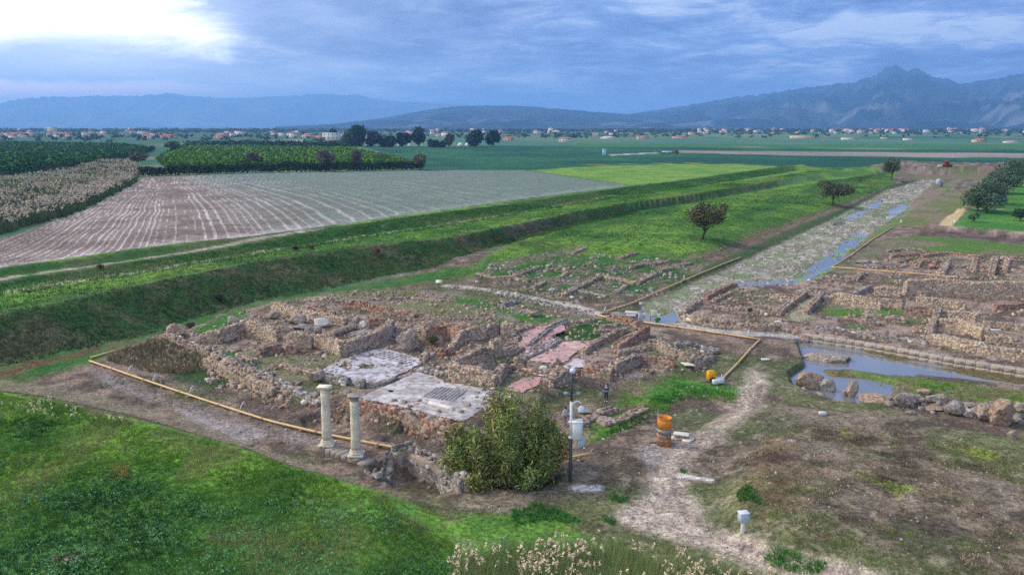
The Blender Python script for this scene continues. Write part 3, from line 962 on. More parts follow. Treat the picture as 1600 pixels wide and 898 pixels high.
for q in ([(1150, 640), (1110, 672), (1075, 712), (1050, 760), (1075, 815), (1180, 862), (1330, 905)], [(1190, 600), (1170, 650), (1110, 700)]):
    paint(q, A(128, 112, 102), 0.5, None, 0.4, line=0.35, op=.8)
paint([(1062, 742), (1110, 750)], A(190, 184, 176), 0.5, None, .3, line=.5)
paint([(904, 762), (930, 762)], A(186, 178, 170), 0.6, None, .3, line=.9)
paint([(1190, 690), (1240, 700), (1250, 740), (1235, 800), (1190, 810), (1170, 760)], mixc(patch(nA, .4, .6), A(86, 66, 54), A(104, 90, 66)), 1.5, None, 1.2, op=.8)
# foreground left: grass
fg = mixc(patch(nB, .40, .6), A(72, 106, 42), A(98, 132, 48))
fg = mixc(patch(nA, .52, .72) * .5, fg, A(46, 76, 38))
fg = mixc(patch(nC, .6, .8) * patch(nB, .5, .6) * .5, fg, A(120, 112, 78))
low = sst((46 - Y) / 8 + (nB - .5) * 1.5)
fg = mixc(low * .45, fg, mixc(patch(nA, .4, .6), A(44, 90, 52), A(64, 108, 66)))
paint([(-600, 575), (-200, 602), (0, 612), (140, 642), (300, 680), (420, 722), (560, 764), (640, 786), (700, 802), (760, 800), (880, 812), (960, 850), (960, 2500), (-1500, 2500)], fg, 2.0, None, 1.6)
paint([(-400, 590), (0, 592), (140, 610), (300, 655), (430, 705), (560, 750), (640, 772), (700, 790), (700, 800), (560, 764), (420, 722), (300, 682), (140, 645), (0, 614), (-400, 610)], A(118, 108, 90), 1.0, None, 1.0, op=.75)
for q in ([(0, 720), (45, 710), (60, 720), (10, 728)], [(165, 722), (205, 720), (215, 745), (180, 748)], [(68, 722), (95, 724), (80, 734)]):
    paint(q, A(120, 78, 46), 1.0, None, 1.0, op=.7)
paint([(78, 872), (118, 866), (110, 880)], A(150, 128, 110), .8, None, .5)
paint([(690, 790), (740, 778), (850, 772), (900, 770), (900, 792), (760, 800)], dry_mix, 1.0, None, .8)

Z = Z + gz_f
# rutted micro relief on bare ground
Z = Z + (nC - 0.5) * 0.10 * np.exp(-DIST / 200)
idx = np.arange(nr * na).reshape(nr, na)
q0, q1 = idx[:-1], idx[1:]
Fg = np.stack([q0, np.roll(q0, -1, 1), np.roll(q1, -1, 1), q1], -1).reshape(-1, 4)
ground = mk('ground', np.column_stack([X, Y, Z]), Fg[:, ::-1].copy() if False else Fg, M['ground'], col=np.clip(gc, 0, 1), smooth=True)
me = ground.data
tag(ground, 'wide plain of fields, earth banks and excavated ground', None, kind='structure')


# ------------------------------------------------------------------ mountains and haze
def el_of(v):
    return np.tan(np.arctan((CV - np.asarray(v, float)) / FPX) - PITCH)


def range_mesh(name, label, prof, D, depth, back, col, seed, n=420, m=60, nsz=900.0):
    pu = np.array([p[0] for p in prof], float)
    pv = np.array([p[1] for p in prof], float)
    ra, rf, ru = rayd(pu, pv)
    azp = np.arctan2(ra, rf)
    H = ru / np.hypot(ra, rf) * D + 20
    a = np.linspace(azp[0], azp[-1], n)
    Hs = np.interp(a, azp, H)
    Hs = Hs * (1 + (np.abs(fbm(a * 160, a * 0, 1.0, 4, seed + 1, .6) - .5) * -0.16 + .02) * np.clip(Hs / 400, 0, 1))
    t = np.concatenate([np.linspace(0, 1, m), 1 + np.linspace(0.08, 1, 14)])
    r = np.where(t <= 1, D - depth * (1 - t), D + back * (t - 1))
    Rr, Aa = np.meshgrid(r, a, indexing='ij')
    x, y = Rr * np.sin(Aa), Rr * np.cos(Aa)
    sh = np.where(t <= 1, t ** 1.25, np.clip(2 - t, 0, 1) ** 1.3)[:, None]
    rid = 1 - np.abs(fbm(x, y, nsz, 5, seed, 0.55) - 0.5) * 2.6
    wob = np.clip((1 - np.abs(t - 1)) * 0 + np.minimum(t, 1) * (1 - np.minimum(t, 1)) * 4, 0, 1)[:, None]
    z = Hs[None] * sh * (1 + 0.0 * rid) + Hs[None] * wob * (rid - 0.75) * 0.7
    z += (0.5 - np.abs(fbm(x, y, nsz * 0.28, 4, seed + 3) - 0.5) * 4) * 0.05 * Hs[None] * np.minimum(t, 1)[:, None]
    z = np.maximum(z, -4)
    ii = np.arange(x.size).reshape(x.shape)
    f = np.stack([ii[:-1, :-1], ii[:-1, 1:], ii[1:, 1:], ii[1:, :-1]], -1).reshape(-1, 4)
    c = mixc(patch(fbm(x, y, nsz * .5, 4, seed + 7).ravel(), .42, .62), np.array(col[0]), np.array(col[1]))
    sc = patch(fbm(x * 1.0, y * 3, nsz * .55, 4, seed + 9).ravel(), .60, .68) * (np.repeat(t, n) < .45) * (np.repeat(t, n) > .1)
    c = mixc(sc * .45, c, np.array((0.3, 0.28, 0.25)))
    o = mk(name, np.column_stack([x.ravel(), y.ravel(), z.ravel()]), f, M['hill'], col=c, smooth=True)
    return tag(o, label, None, kind='structure')


hc = ((0.012, 0.03, 0.05), (0.04, 0.06, 0.085))  # hill albedo tinted blue, part of the distance haze is in this colour
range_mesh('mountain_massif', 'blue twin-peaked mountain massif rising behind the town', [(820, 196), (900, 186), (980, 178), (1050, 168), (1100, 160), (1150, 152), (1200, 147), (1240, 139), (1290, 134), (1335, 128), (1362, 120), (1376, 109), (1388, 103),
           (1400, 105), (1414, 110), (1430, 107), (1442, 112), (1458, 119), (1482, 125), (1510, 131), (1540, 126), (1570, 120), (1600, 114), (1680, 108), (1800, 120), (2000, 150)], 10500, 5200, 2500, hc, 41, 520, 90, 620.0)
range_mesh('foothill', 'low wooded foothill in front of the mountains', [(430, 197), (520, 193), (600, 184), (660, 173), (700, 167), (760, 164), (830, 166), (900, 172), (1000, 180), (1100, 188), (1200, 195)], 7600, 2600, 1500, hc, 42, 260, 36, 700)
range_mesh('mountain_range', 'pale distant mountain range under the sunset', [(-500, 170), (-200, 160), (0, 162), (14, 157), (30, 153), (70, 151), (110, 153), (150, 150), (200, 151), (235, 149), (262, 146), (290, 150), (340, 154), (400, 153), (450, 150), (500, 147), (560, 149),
           (600, 157), (660, 160), (720, 163), (800, 168), (900, 172), (1000, 180)], 20000, 5000, 2000, ((0.10, 0.12, 0.17), (0.17, 0.19, 0.24)), 43, 420, 50, 1900)  # range albedo lightened, extra haze is painted into its colour
hz_m = bpy.data.materials.new('haze_air')
hz_m.use_nodes = True
ht = NT(hz_m.node_tree)
ht.n.clear()
pv_ = ht.new('ShaderNodeVolumePrincipled')
pv_.inputs['Color'].default_value = (0.32, 0.60, 1.0, 1)
pv_.inputs['Density'].default_value = 0.00012
pv_.inputs['Anisotropy'].default_value = 0.2
ho_ = ht.new('ShaderNodeOutputMaterial')
ht.l.new(pv_.outputs[0], ho_.inputs['Volume'])
hb = MB()
hb.box((0, 0, 413), (50000, 50000, 846))
haze = hb.build('haze', hz_m)
tag(haze, 'thin blue evening haze over the plain', None, kind='stuff')


# ------------------------------------------------------------------ water
def sheet(name, pts, z, m, label):
    p = PL(pts, z)
    c = p.mean(0)
    V = np.column_stack([p, np.full(len(p), z)])
    V = np.vstack([V, [[c[0], c[1], z]]])
    n = len(p)
    F = np.array([(i, (i + 1) % n, n) for i in range(n)])
    return tag(mk(name, V, F, m), label, None, kind='structure')


sheet('pond_water', [(1225, 590), (1240, 530), (1262, 520), (1330, 531), (1400, 545), (1500, 562), (1600, 578), (1840, 612), (1840, 650), (1600, 618), (1500, 606), (1400, 640), (1340, 645), (1280, 630)], -0.66, M['water'],
      'still flood water in the trench below the long stone kerb')
sheet('street_water', [(1000, 478), (1128, 420), (1300, 340), (1440, 279), (1475, 281), (1420, 335), (1300, 418), (1245, 448), (1150, 452), (1066, 498), (1040, 512), (1000, 506)], -0.47, M['water'],
      'shallow puddles standing along the wide ancient street')


# ------------------------------------------------------------------ ruined walls
def wall(name, label, pts, h, th=0.6, style='stone', group=None, sl=0.42, ch=0.24, slump=0.35, cat='ruined wall'):
    P = GZ(pts)
    h = np.asarray(h, float) * ((1.08 if group == gl else 1.1) if cat == 'ruined wall' and group else 1.0)
    h = h if h.ndim else float(h)
    hs = np.full(len(P), float(h)) if not hasattr(h, '__len__') else np.array(h, float)
    o = P.mean(0)
    t = thing(name, label, cat, o, group)
    Q = P - o
    seg = np.linalg.norm(np.diff(Q[:, :2], axis=0), axis=1)
    S = np.concatenate([[0], np.cumsum(seg)])
    Ln = S[-1]
    seed = int(rng.integers(1e6))
    if style == 'tan':
        slump *= .55
        sl, ch = sl * .85, .2

    def at(s):
        x = np.interp(s, S, Q[:, 0])
        y = np.interp(s, S, Q[:, 1])
        k = np.clip(np.searchsorted(S, s, 'right') - 1, 0, len(seg) - 1)
        d = (Q[k + 1, :2] - Q[k, :2]) / np.maximum(seg[k], 1e-6)[:, None]
        return x, y, d

    def top(s):
        b = np.interp(s, S, hs)
        n = fbm(np.asarray(s) + seed % 1000, np.zeros_like(s), 2.2, 3, seed % 89)
        e = np.minimum(np.minimum(s, Ln - s) / 0.8, 1)
        return b * (1 - slump * (1 - n) * 0.9) * (0.86 + 0.14 * np.clip(e, 0, 1))

    # core
    n = max(4, int(Ln / 0.4) + 1)
    ss = np.linspace(0.06, Ln - 0.06, n)
    x, y, d = at(ss)
    nx, ny = -d[:, 1], d[:, 0]
    zg = hgt(x + o[0], y + o[1]) - o[2]
    tp = np.maximum(top(ss) - ch * 0.5, 0.08)
    w = th / 2 - 0.015
    prof = [(-w * 1.1, -0.5, 0), (-w, 0, .9), (-w * .45, 0.03, 1), (w * .45, 0.05, 1), (w, 0, .9), (w * 1.1, -0.5, 0)]
    V = []
    for a, dz_, f in prof:
        jz = rng.normal(0, 0.05, n) * (f > .95)
        V.append(np.column_stack([x + nx * a, y + ny * a, zg + tp * f + dz_ + jz]))
    V = np.stack(V, 1).reshape(-1, 3)
    m_ = len(prof)
    F = []
    for i in range(n - 1):
        for j in range(m_ - 1):
            F.append((i * m_ + j, i * m_ + j + 1, (i + 1) * m_ + j + 1, (i + 1) * m_ + j))
    mb = MB()
    mb.add(V, F)
    mb.f += [(k, k + 1, 0) for k in range(1, m_ - 1)]
    e0 = (n - 1) * m_
    mb.f += [(e0, e0 + k + 1, e0 + k) for k in range(1, m_ - 1)]
    mb.build('core', M['core'], t)
    # stones in courses on both faces, on the ends and along the top
    C, Sz, Yw = [], [], []
    for side in (-1, 1):
        for c in range(int(hs.max() / ch) + 1):
            s = rng.uniform(0, sl * .5)
            while s < Ln - 0.05:
                l_ = sl * rng.uniform(0.6, 1.5)
                sc = np.array([min(s + l_ / 2, Ln - .05)])
                zc_ = (c + 0.45) * ch
                if zc_ < top(sc)[0] and rng.random() > 0.05:
                    xx, yy, dd_ = at(sc)
                    C.append((xx[0] - dd_[0, 1] * side * (th / 2 - 0.085 + rng.uniform(-.03, .03)), yy[0] + dd_[0, 0] * side * (th / 2 - 0.085 + rng.uniform(-.03, .03)), zc_))
                    Sz.append((l_ * 0.97, 0.2, ch * rng.uniform(.88, .99)))
                    Yw.append(math.atan2(dd_[0, 1], dd_[0, 0]) + rng.normal(0, .05))
                s += l_
    for e, sgn in ((0.05, -1), (Ln - 0.05, 1)):
        for c in range(max(1, int(top(np.array([e]))[0] / ch))):
            for a in np.arange(-th / 2 + .15, th / 2, 0.34):
                xx, yy, dd_ = at(np.array([e]))
                C.append((xx[0] - dd_[0, 1] * a, yy[0] + dd_[0, 0] * a, (c + .45) * ch))
                Sz.append((0.2, 0.32, ch * .95))
                Yw.append(math.atan2(dd_[0, 1], dd_[0, 0]))
    nt = int(Ln / (sl * .9)) * max(1, int(th / 0.32))
    for k in range(nt):
        s = np.array([rng.uniform(0, Ln)])
        xx, yy, dd_ = at(s)
        a = rng.uniform(-.5, .5) * (th - .2)
        q = rng.uniform(.5, 1.15)
        C.append((xx[0] - dd_[0, 1] * a, yy[0] + dd_[0, 0] * a, top(s)[0] + rng.uniform(-.16, -.02)))
        Sz.append((sl * q, sl * .75 * q, ch * rng.uniform(.5, 1.0)))
        Yw.append(rng.uniform(0, 3.1))
    # tumbled pieces at the foot
    for k in range(int(Ln * .9)):
        s = np.array([rng.uniform(0, Ln)])
        xx, yy, dd_ = at(s)
        a = (th / 2 + abs(rng.normal(0, .45)) + .1) * rng.choice([-1, 1])
        q = rng.uniform(.3, .8)
        C.append((xx[0] - dd_[0, 1] * a, yy[0] + dd_[0, 0] * a, .05))
        Sz.append((sl * q, sl * .8 * q, ch * q))
        Yw.append(rng.uniform(0, 3.1))
    C = np.array(C)
    C[:, 2] += hgt(C[:, 0] + o[0], C[:, 1] + o[1]) - o[2]
    V, F = boxes(C, np.array(Sz), np.array(Yw), 0.06, rng.normal(0, .035, len(C)))
    tag(mk('stonework', V, F, M[style], t), kind='stuff')
    return t


gl = 'ruined walls of the house behind the two columns'
gr = 'ruined walls right of the flooded street'
gm = 'low stone footings between green terrace and cross street'
gf = 'far wall footings beyond the yellow pipe at right'
WALLS = [
    ('orange-tinged wall running right from the big boulder at the house corner', [(314, 534), (345, 534), (378, 525)], [1.1, 1.5, 1.8], .7, 'tan', gl),
    ('tall corner wall with pale face stepping down beside the grassy mound', [(380, 522), (408, 527), (436, 533)], [2.0, 1.8, 1.3], .8, 'tan', gl),
    ('short free-standing wall just left of the narrow doorway gap', [(451, 542), (487, 544)], 1.8, .7, 'tan', gl),
    ('stubby orange buttress against the wall left of the doorway gap', [(448, 551), (464, 550)], 1.3, .7, 'brick', gl),
    ('leaning slab of red brickwork in front of the doorway buttress', [(406, 557), (438, 549)], 1.15, .5, 'brick', gl),
    ('L-shaped pale wall with orange top edge above the patterned mosaic', [(497, 541), (536, 556), (592, 538), (607, 527), (612, 513)], [1.5, 1.6, 1.7, 1.6, 1.3], .75, 'tan', gl),
    ('bright orange brick wall end closing the room of fallen drums', [(577, 512), (608, 509)], 1.3, .6, 'brick', gl),
    ('long straight pale wall behind the fallen slabs and drums', [(428, 485), (470, 497), (540, 508)], [1.3, 1.2, 1.1], .8, 'tan', gl),
    ('broken red brick strip lying behind the long straight pale wall', [(482, 483), (508, 489)], .5, .5, 'brick', gl),
    ('tiny red brick stump at the end of the broken red strip', [(513, 490), (522, 491)], .6, .6, 'brick', gl),
    ('long low dark red brick wall at the foot of the dry rise', [(536, 479), (570, 483), (600, 489), (648, 496)], [.9, 1.1, 1.0, .7], .6, 'brick', gl),
    ('curved wall climbing to an arch shoulder behind the red brick hollow', [(704, 553), (716, 541), (735, 531), (758, 528)], [.9, 1.4, 1.6, 1.4], .7, 'tan', gl),
    ('short wall joining the arch shoulder to the square block', [(758, 527), (781, 521)], 1.6, .8, 'stone', gl),
    ('square block-like pier beside the pink floor', [(783, 523), (803, 523)], 1.7, 1.3, 'tan', gl),
    ('thick grey front wall sloping down left below the arch shoulder', [(708, 573), (735, 569), (765, 562)], [1.0, 1.5, 1.7], .8, 'stone', gl),
    ('tall orange pier at the right end of the thick front wall', [(768, 559), (781, 555)], 2.2, .8, 'tan', gl),
    ('long tan wall along the back edge of the pale pavement', [(704, 589), (735, 594), (774, 601)], [1.7, 1.4, 1.2], .8, 'tan', gl),
    ('grey sloping wall arm running up right from the pavement corner', [(777, 600), (797, 588), (819, 575)], [1.2, 1.3, 1.0], .8, 'stone', gl),
    ('red brick bank above the collapsed hollow', [(663, 527), (700, 519), (722, 529)], [1.2, 1.3, 1.3], .9, 'brick', gl),
    ('orange wall stub beside the collapsed red hollow', [(712, 529), (742, 524)], 1.4, .6, 'brick', gl),
    ('low rubble wall between reeds and house corner', [(250, 531), (286, 541), (330, 556)], [.8, .9, .8], .8, 'stone', gl),
    ('slumped rubble face with big stones below the grassy patch', [(325, 572), (360, 586), (400, 604), (432, 614)], [1.2, 1.4, 1.2, .8], 1.0, 'stone', gl),
    ('narrow ridge of mortared stone running down towards the left column', [(336, 555), (400, 586), (450, 610), (500, 630)], .6, .7, 'grey', gl),
    ('brick and rubble edging along the front of the pale pavement', [(545, 632), (590, 642), (640, 655), (700, 674), (738, 678)], [.7, .8, .8, .7, .6], .9, 'brick', gl),
    ('dark stepped foundation at the left corner of the patterned mosaic', [(500, 590), (520, 597), (545, 602)], .8, .7, 'grey', gl),
    ('grey low wall dividing the patterned mosaic from the pale pavement', [(572, 604), (600, 600), (622, 592)], .35, .5, 'grey', gl),
    ('small tan stub at the far corner of the patterned mosaic', [(660, 566), (676, 561)], .9, .6, 'tan', gl),
    ('long low mossy wall right of the dark green hollow', [(912, 554), (940, 537), (976, 518)], [.8, .8, .7], .6, 'stone', gl),
    ('broad wall face with an orange corner below the mossy wall', [(913, 584), (935, 587), (956, 588)], [1.2, 1.1, 1.0], 1.6, 'brick', gl),
    ('rounded wall end with white base stone behind the standing woman', [(958, 584), (985, 573), (1000, 564)], [1.4, 1.2, .9], .9, 'stone', gl),
    ('low orange wall arm stretching right from the rounded wall end', [(1001, 564), (1030, 567), (1054, 573)], [.9, .8, .5], .6, 'brick', gl),
    ('sloping red brick wall rising to a point by the stone box', [(962, 547), (985, 536), (1009, 523)], [.7, 1.0, 1.3], .9, 'brick', gl),
    ('short rubble wall behind the rounded wall end', [(962, 556), (985, 551), (1012, 546)], .6, .8, 'stone', gl),
    ('rubble wall with a dark gap near the grassy mound', [(1031, 546), (1060, 561), (1086, 567)], [1.0, 1.1, .9], .8, 'stone', gl),
    ('line of low grey blocks parallel to the pipe and cross street', [(1054, 541), (1090, 546), (1118, 551)], .6, .8, 'grey', gl),
    ('low broken wall end with pale stones near the pump', [(1082, 574), (1111, 560)], .7, .8, 'stone', gl),
    ('low stub wall at the left tip of the dark green hollow', [(900, 508), (925, 503)], .6, .8, 'stone', gl),
    ('reddish brick wall just below the yellow pipe corner', [(950, 501), (996, 511)], [.9, 1.0], .6, 'brick', gl),
    ('short footing inside the dark green hollow, nearer the pipe corner', [(938, 513), (960, 512)], .5, .7, 'stone', gl),
    ('short footing inside the dark green hollow, nearer the mossy wall', [(928, 521), (957, 520)], .5, .7, 'stone', gl),
    ('low stone line across the pink floors', [(828, 541), (862, 515), (885, 505)], .4, .6, 'grey', gl),
    ('grey low wall between the two larger pink floors', [(815, 566), (850, 547), (872, 533)], .35, 1.1, 'grey', gl),
    ('heavy rubble lump of masonry right of the smallest pink floor', [(858, 604), (887, 592)], [1.2, 1.4], 1.2, 'stone', gl),
    ('low rubble wall at the upper edge of the smallest pink floor', [(820, 580), (860, 588), (905, 582)], .5, .8, 'stone', gl),
    ('pebbly grey wall of the sunken pit, left side beside the stylobate', [(585, 748), (612, 736), (643, 728)], [.4, .9, 1.3], .7, 'grey', None),
    ('long pebbly grey wall of the sunken pit facing the grass', [(643, 733), (690, 753), (726, 768)], [1.3, 1.6, 1.5], .8, 'grey', None),
    ('short pebbly cross wall of the pit beside the bush', [(672, 724), (702, 734), (718, 742)], [.6, .6, .5], .7, 'grey', None),
    ('low footing in grass right of the bush, below the white cabinet', [(905, 665), (935, 650), (965, 641)], .4, .8, 'stone', None),
    ('second low footing in grass between woman and orange pipe', [(940, 664), (975, 655), (1005, 640)], .3, .9, 'stone', None),
    ('low wall line between the red brick slab and the mosaic corner', [(440, 573), (470, 581), (497, 589)], .5, .7, 'stone', gl),
    ('low cross wall left of the red brick slab', [(372, 557), (398, 567)], .45, .7, 'stone', gl),
    ('rubble line edging the far side of the pale pavement', [(655, 579), (680, 583), (702, 587)], .4, .6, 'grey', gl),
    ('crumbling wall stub between the hollow and the arch wall', [(688, 561), (702, 554)], .9, .7, 'brick', gl),
    ('low wall running right from the square pier along the pink floor', [(808, 521), (832, 511)], .5, .7, 'stone', gl),
    ('broken low wall right of the tall orange pier', [(786, 557), (814, 548)], .6, .8, 'stone', gl),
    ('faint rubble wall crossing the dry rise at the back', [(590, 469), (640, 466), (690, 471)], .3, .7, 'stone', gl),
    ('short rubble wall under the squat squared block', [(1014, 536), (1046, 540)], .6, .8, 'stone', gl),
    # mid footings
    ("F:longest low footing, first one above the cross street end", [(880, 463), (905, 451), (940, 433)], .5, .8, 'stone', gm), ("F:short footing bending off the top of the longest footing", [(941, 434), (975, 440), (991, 444)], .5, .7, 'stone', gm),
    ("F:small footing stub just below the bent footing", [(962, 459), (979, 447)], .4, .8, 'grey', gm), ("F:thick footing pointing at the yellow pipe from the bent one", [(995, 444), (1027, 429)], .6, .9, 'stone', gm), ("F:thick short stub nearest the middle of the slanting yellow pipe", [(1031, 425), (1049, 420)], .5, 1.0, 'stone', gm),
    ("F:upper footing line below the bright terrace grass", [(985, 421), (1005, 415), (1043, 412)], .6, .7, 'stone', gm), ("F:thin grey footing crossing the weeds under the longest footing", [(900, 454), (925, 459), (948, 464)], .3, .6, 'grey', gm), ("F:lone short footing high in the green weeds", [(967, 404), (993, 397)], .4, .8, 'stone', gm),
    ("F:lone short footing near the reddish bank scrub end", [(896, 397), (915, 387)], .4, .7, 'stone', gm), ("F:reddish footing at the left group, lowest line", [(770, 437), (800, 437), (827, 441)], .7, .8, 'stone', gm), ("F:slanting footing rising from the left reddish line", [(803, 433), (845, 418)], .5, .9, 'stone', gm),
    ("F:hook-shaped footing right of the slanting one", [(855, 422), (882, 421), (885, 429), (872, 436)], .4, .7, 'stone', gm), ("F:short slanting footing just above the cross street middle", [(832, 451), (852, 442)], .4, .7, 'stone', gm), ("F:short stub beside the foot of the longest footing", [(880, 463), (897, 450)], .4, .6, 'stone', gm),
    ("F:leftmost footing near the lectern", [(745, 428), (775, 436)], .4, .7, 'stone', gm), ("F:grey footing below the cross street in dark grass", [(785, 478), (808, 472)], .5, 1.0, 'grey', gm), ("F:stony footing right beside the terrace edge above the pipe", [(1058, 417), (1078, 413)], .5, 1.0, 'stone', gm),
    # right of the street
    ('kerb wall of the flooded street beside the two white shafts', [(1065, 496), (1093, 476)], .9, .8, 'stone', gr),
    ('flat reddish wall top slanting along the flooded street', [(1101, 470), (1122, 458), (1148, 448)], .7, .9, 'brick', gr),
    ('thin wall parallel to the reddish slanting wall top', [(1116, 472), (1142, 460)], .5, .6, 'stone', gr),
    ('short stub at the head of the shallow rectangular trench', [(1150, 454), (1172, 456)], .4, .7, 'stone', gr),
    ('lower face of the shallow rectangular trench', [(1168, 463), (1200, 465), (1234, 467)], .45, .6, 'tan', gr),
    ('long low front wall above the two white column shafts', [(1065, 502), (1100, 508), (1180, 516), (1215, 514)], [.9, 1.0, .9, .7], .9, 'stone', gr),
    ('low double course running towards the small round white stone', [(1118, 483), (1165, 487), (1212, 491)], .45, .7, 'stone', gr),
    ('straight wall slanting up beside the pale narrow lane', [(1216, 493), (1240, 474), (1258, 461)], .7, .8, 'stone', gr),
    ('broken pier row on the right side of the pale lane', [(1258, 491), (1275, 477), (1284, 466)], [.7, 1.0, 1.2], .7, 'stone', gr),
    ('square stub pier at the left end of the tan rubble wall', [(1287, 472), (1297, 473)], 1.3, .8, 'grey', gr),
    ('tan rubble wall with an orange foot beside the green court', [(1299, 473), (1340, 479), (1376, 484)], [1.6, 1.6, 1.4], .8, 'tan', gr),
    ('plastered wall continuing right from the tan rubble wall', [(1378, 478), (1410, 482)], 1.4, .8, 'stone', gr),
    ('pale slanting wall top above the tan rubble wall', [(1334, 464), (1360, 452)], .8, .6, 'grey', gr),
    ('mid wall leading to the tall pink plaster wall', [(1366, 460), (1405, 463)], [1.2, 1.4], .7, 'tan', gr),
    ('tall wall with pink and white plaster crossing the right edge', [(1413, 461), (1455, 461), (1500, 463), (1600, 467), (1690, 470)], [2.4, 2.5, 2.4, 2.6, 2.4], .9, 'tan', gr),
    ('wall with knobbly piers in front of the tall plaster wall', [(1432, 475), (1480, 480), (1508, 484)], [1.3, 1.0, .8], .8, 'tan', gr),
    ('upright pier rising at the start of the knobbly wall', [(1433, 474), (1444, 475)], 2.2, .8, 'stone', gr),
    ('low orange wall above the green corner of the court', [(1414, 490), (1455, 494)], .9, .7, 'brick', gr),
    ('narrow slanting wall dividing the two front rooms', [(1448, 534), (1457, 512), (1467, 486)], [.9, .9, .8], .8, 'stone', gr),
    ('orange rubble wall ending at a squat rounded pier', [(1482, 498), (1520, 502)], 1.2, .8, 'tan', gr),
    ('squat rounded pier of tan stones between the right rooms', [(1520, 506), (1535, 507)], 1.7, 1.0, 'tan', gr),
    ('back wall of the front room, dropping to the right', [(1465, 508), (1500, 513), (1536, 530)], [1.0, 1.2, 1.5], .8, 'tan', gr),
    ('long front wall with pale top beside the stone kerb', [(1450, 535), (1500, 545), (1545, 553), (1600, 560), (1690, 574)], [1.2, 1.1, 1.1, .9, .8], .9, 'tan', gr),
    ('rubble wall filling between front wall and right edge', [(1540, 533), (1575, 537), (1640, 545)], .9, .9, 'stone', gr),
    ('low grey double wall at the right edge by the white slab', [(1535, 508), (1600, 517), (1680, 528)], .8, .7, 'stone', gr),
    ('pinkish low wall reaching the right edge under the plaster wall', [(1553, 484), (1600, 480), (1660, 476)], .7, .8, 'brick', gr),
    ('low footing line left of the front room', [(1345, 522), (1400, 529), (1446, 537)], .35, .7, 'grey', gr),
    ('grey low footing above the stone kerb', [(1270, 512), (1310, 515), (1345, 521)], .35, .7, 'grey', gr),
    ('rough stump of masonry standing in the green court', [(1346, 507), (1366, 508)], 1.5, 1.2, 'stone', gr),
    ('low dark overhung stump right of the court stump', [(1385, 501), (1412, 503)], .9, 1.1, 'stone', gr),
    ('small slanting wall under the yellow pipe', [(1335, 441), (1348, 428)], .5, .8, 'stone', gr),
    # beyond the pipe
    ("F:left front footing just beyond the horizontal yellow pipe", [(1355, 419), (1400, 420), (1420, 415)], .45, .8, 'stone', gf), ("F:short slanting footing left of the red-brown mass", [(1404, 411), (1424, 405)], .45, .8, 'stone', gf), ("F:long reddish footing at the back of the far group", [(1440, 402), (1480, 397), (1532, 403)], .6, .8, 'brick', gf),
    ("F:thick cross footing touching the yellow pipe", [(1472, 431), (1482, 413)], .8, .9, 'stone', gf), ("F:thin cross footing in the middle of the far group", [(1520, 425), (1525, 405)], .5, .8, 'stone', gf), ("F:thick cross footing, second from the right edge", [(1549, 431), (1556, 405)], .8, .9, 'stone', gf),
    ("F:cross footing nearest the right edge", [(1570, 426), (1575, 407)], .7, .8, 'stone', gf), ("F:thin lengthwise footing between the cross footings", [(1460, 418), (1520, 417)], .4, .7, 'stone', gf), ("F:back footing running out of the right edge", [(1555, 403), (1600, 406), (1660, 411)], .6, .8, 'stone', gf),
    ("F:reddish footing by the red-brown stone mass", [(1424, 412), (1460, 409)], .5, .9, 'brick', gf), ("F:reddish back footing left of the long one", [(1390, 402), (1440, 399)], .5, .8, 'brick', gf), ("F:rearmost footing below the dark earth face", [(1385, 394), (1410, 391), (1448, 392)], .5, .8, 'stone', gf),
    ("F:low front footing behind the horizontal pipe's right end", [(1450, 433), (1500, 436), (1548, 434)], .4, .7, 'stone', gf), ("F:front footing running out at the right edge", [(1578, 424), (1640, 430)], .5, .8, 'stone', gf), ("F:small cross footing left of the thick one", [(1432, 420), (1440, 408)], .5, .7, 'stone', gf), ("F:small brick cross footing left of the thick one", [(1456, 420), (1462, 408)], .5, .7, 'brick', gf),
]
for w_ in WALLS:
    lab, pts, h_, th_, st_, g_ = w_
    if lab[:2] == 'F:':
        wall('stone_footing', lab[2:], pts, h_, th_, st_, g_, sl=.6, ch=.26, cat='footing')
    else:
        wall('ruined_wall', lab, pts, h_, th_, st_, g_, sl=.46 if max(np.atleast_1d(h_)) > 1 else .5)

# the long kerb of squared blocks above the trench
kp = [(1244, 521), (1300, 529), (1350, 536), (1400, 545), (1450, 554), (1500, 563), (1550, 571), (1600, 579), (1680, 592)]
kq = PL(kp, 0.05)
o = np.array([*kq.mean(0), -0.6])
kerb = thing('stone_kerb', 'long straight kerb of squared blocks bordering the flooded trench', 'kerb', o)
Sk = np.concatenate([[0], np.cumsum(np.linalg.norm(np.diff(kq, axis=0), axis=1))])
s = 0.0
blockmesh = None
while s < Sk[-1]:
    l_ = rng.uniform(.8, 1.5)
    sm = min(s + l_ / 2, Sk[-1])
    x, y = np.interp(sm, Sk, kq[:, 0]), np.interp(sm, Sk, kq[:, 1])
    k = min(np.searchsorted(Sk, sm, 'right') - 1, len(kq) - 2)
    d = kq[k + 1] - kq[k]
    for lev, hh in ((-.55, .5), (-.02, .52)):
        b = MB()
        b.box((0, 0, 0), (l_ - .015, .9 + rng.uniform(-.03, .03), hh), bev=.03, jit=.012)
        q = b.build('block', M['kerbstone'], kerb)
        q.location = (x - o[0], y - o[1], lev - o[2])
        q.rotation_euler = (0, 0, math.atan2(d[1], d[0]) + rng.normal(0, .01))
    s += l_

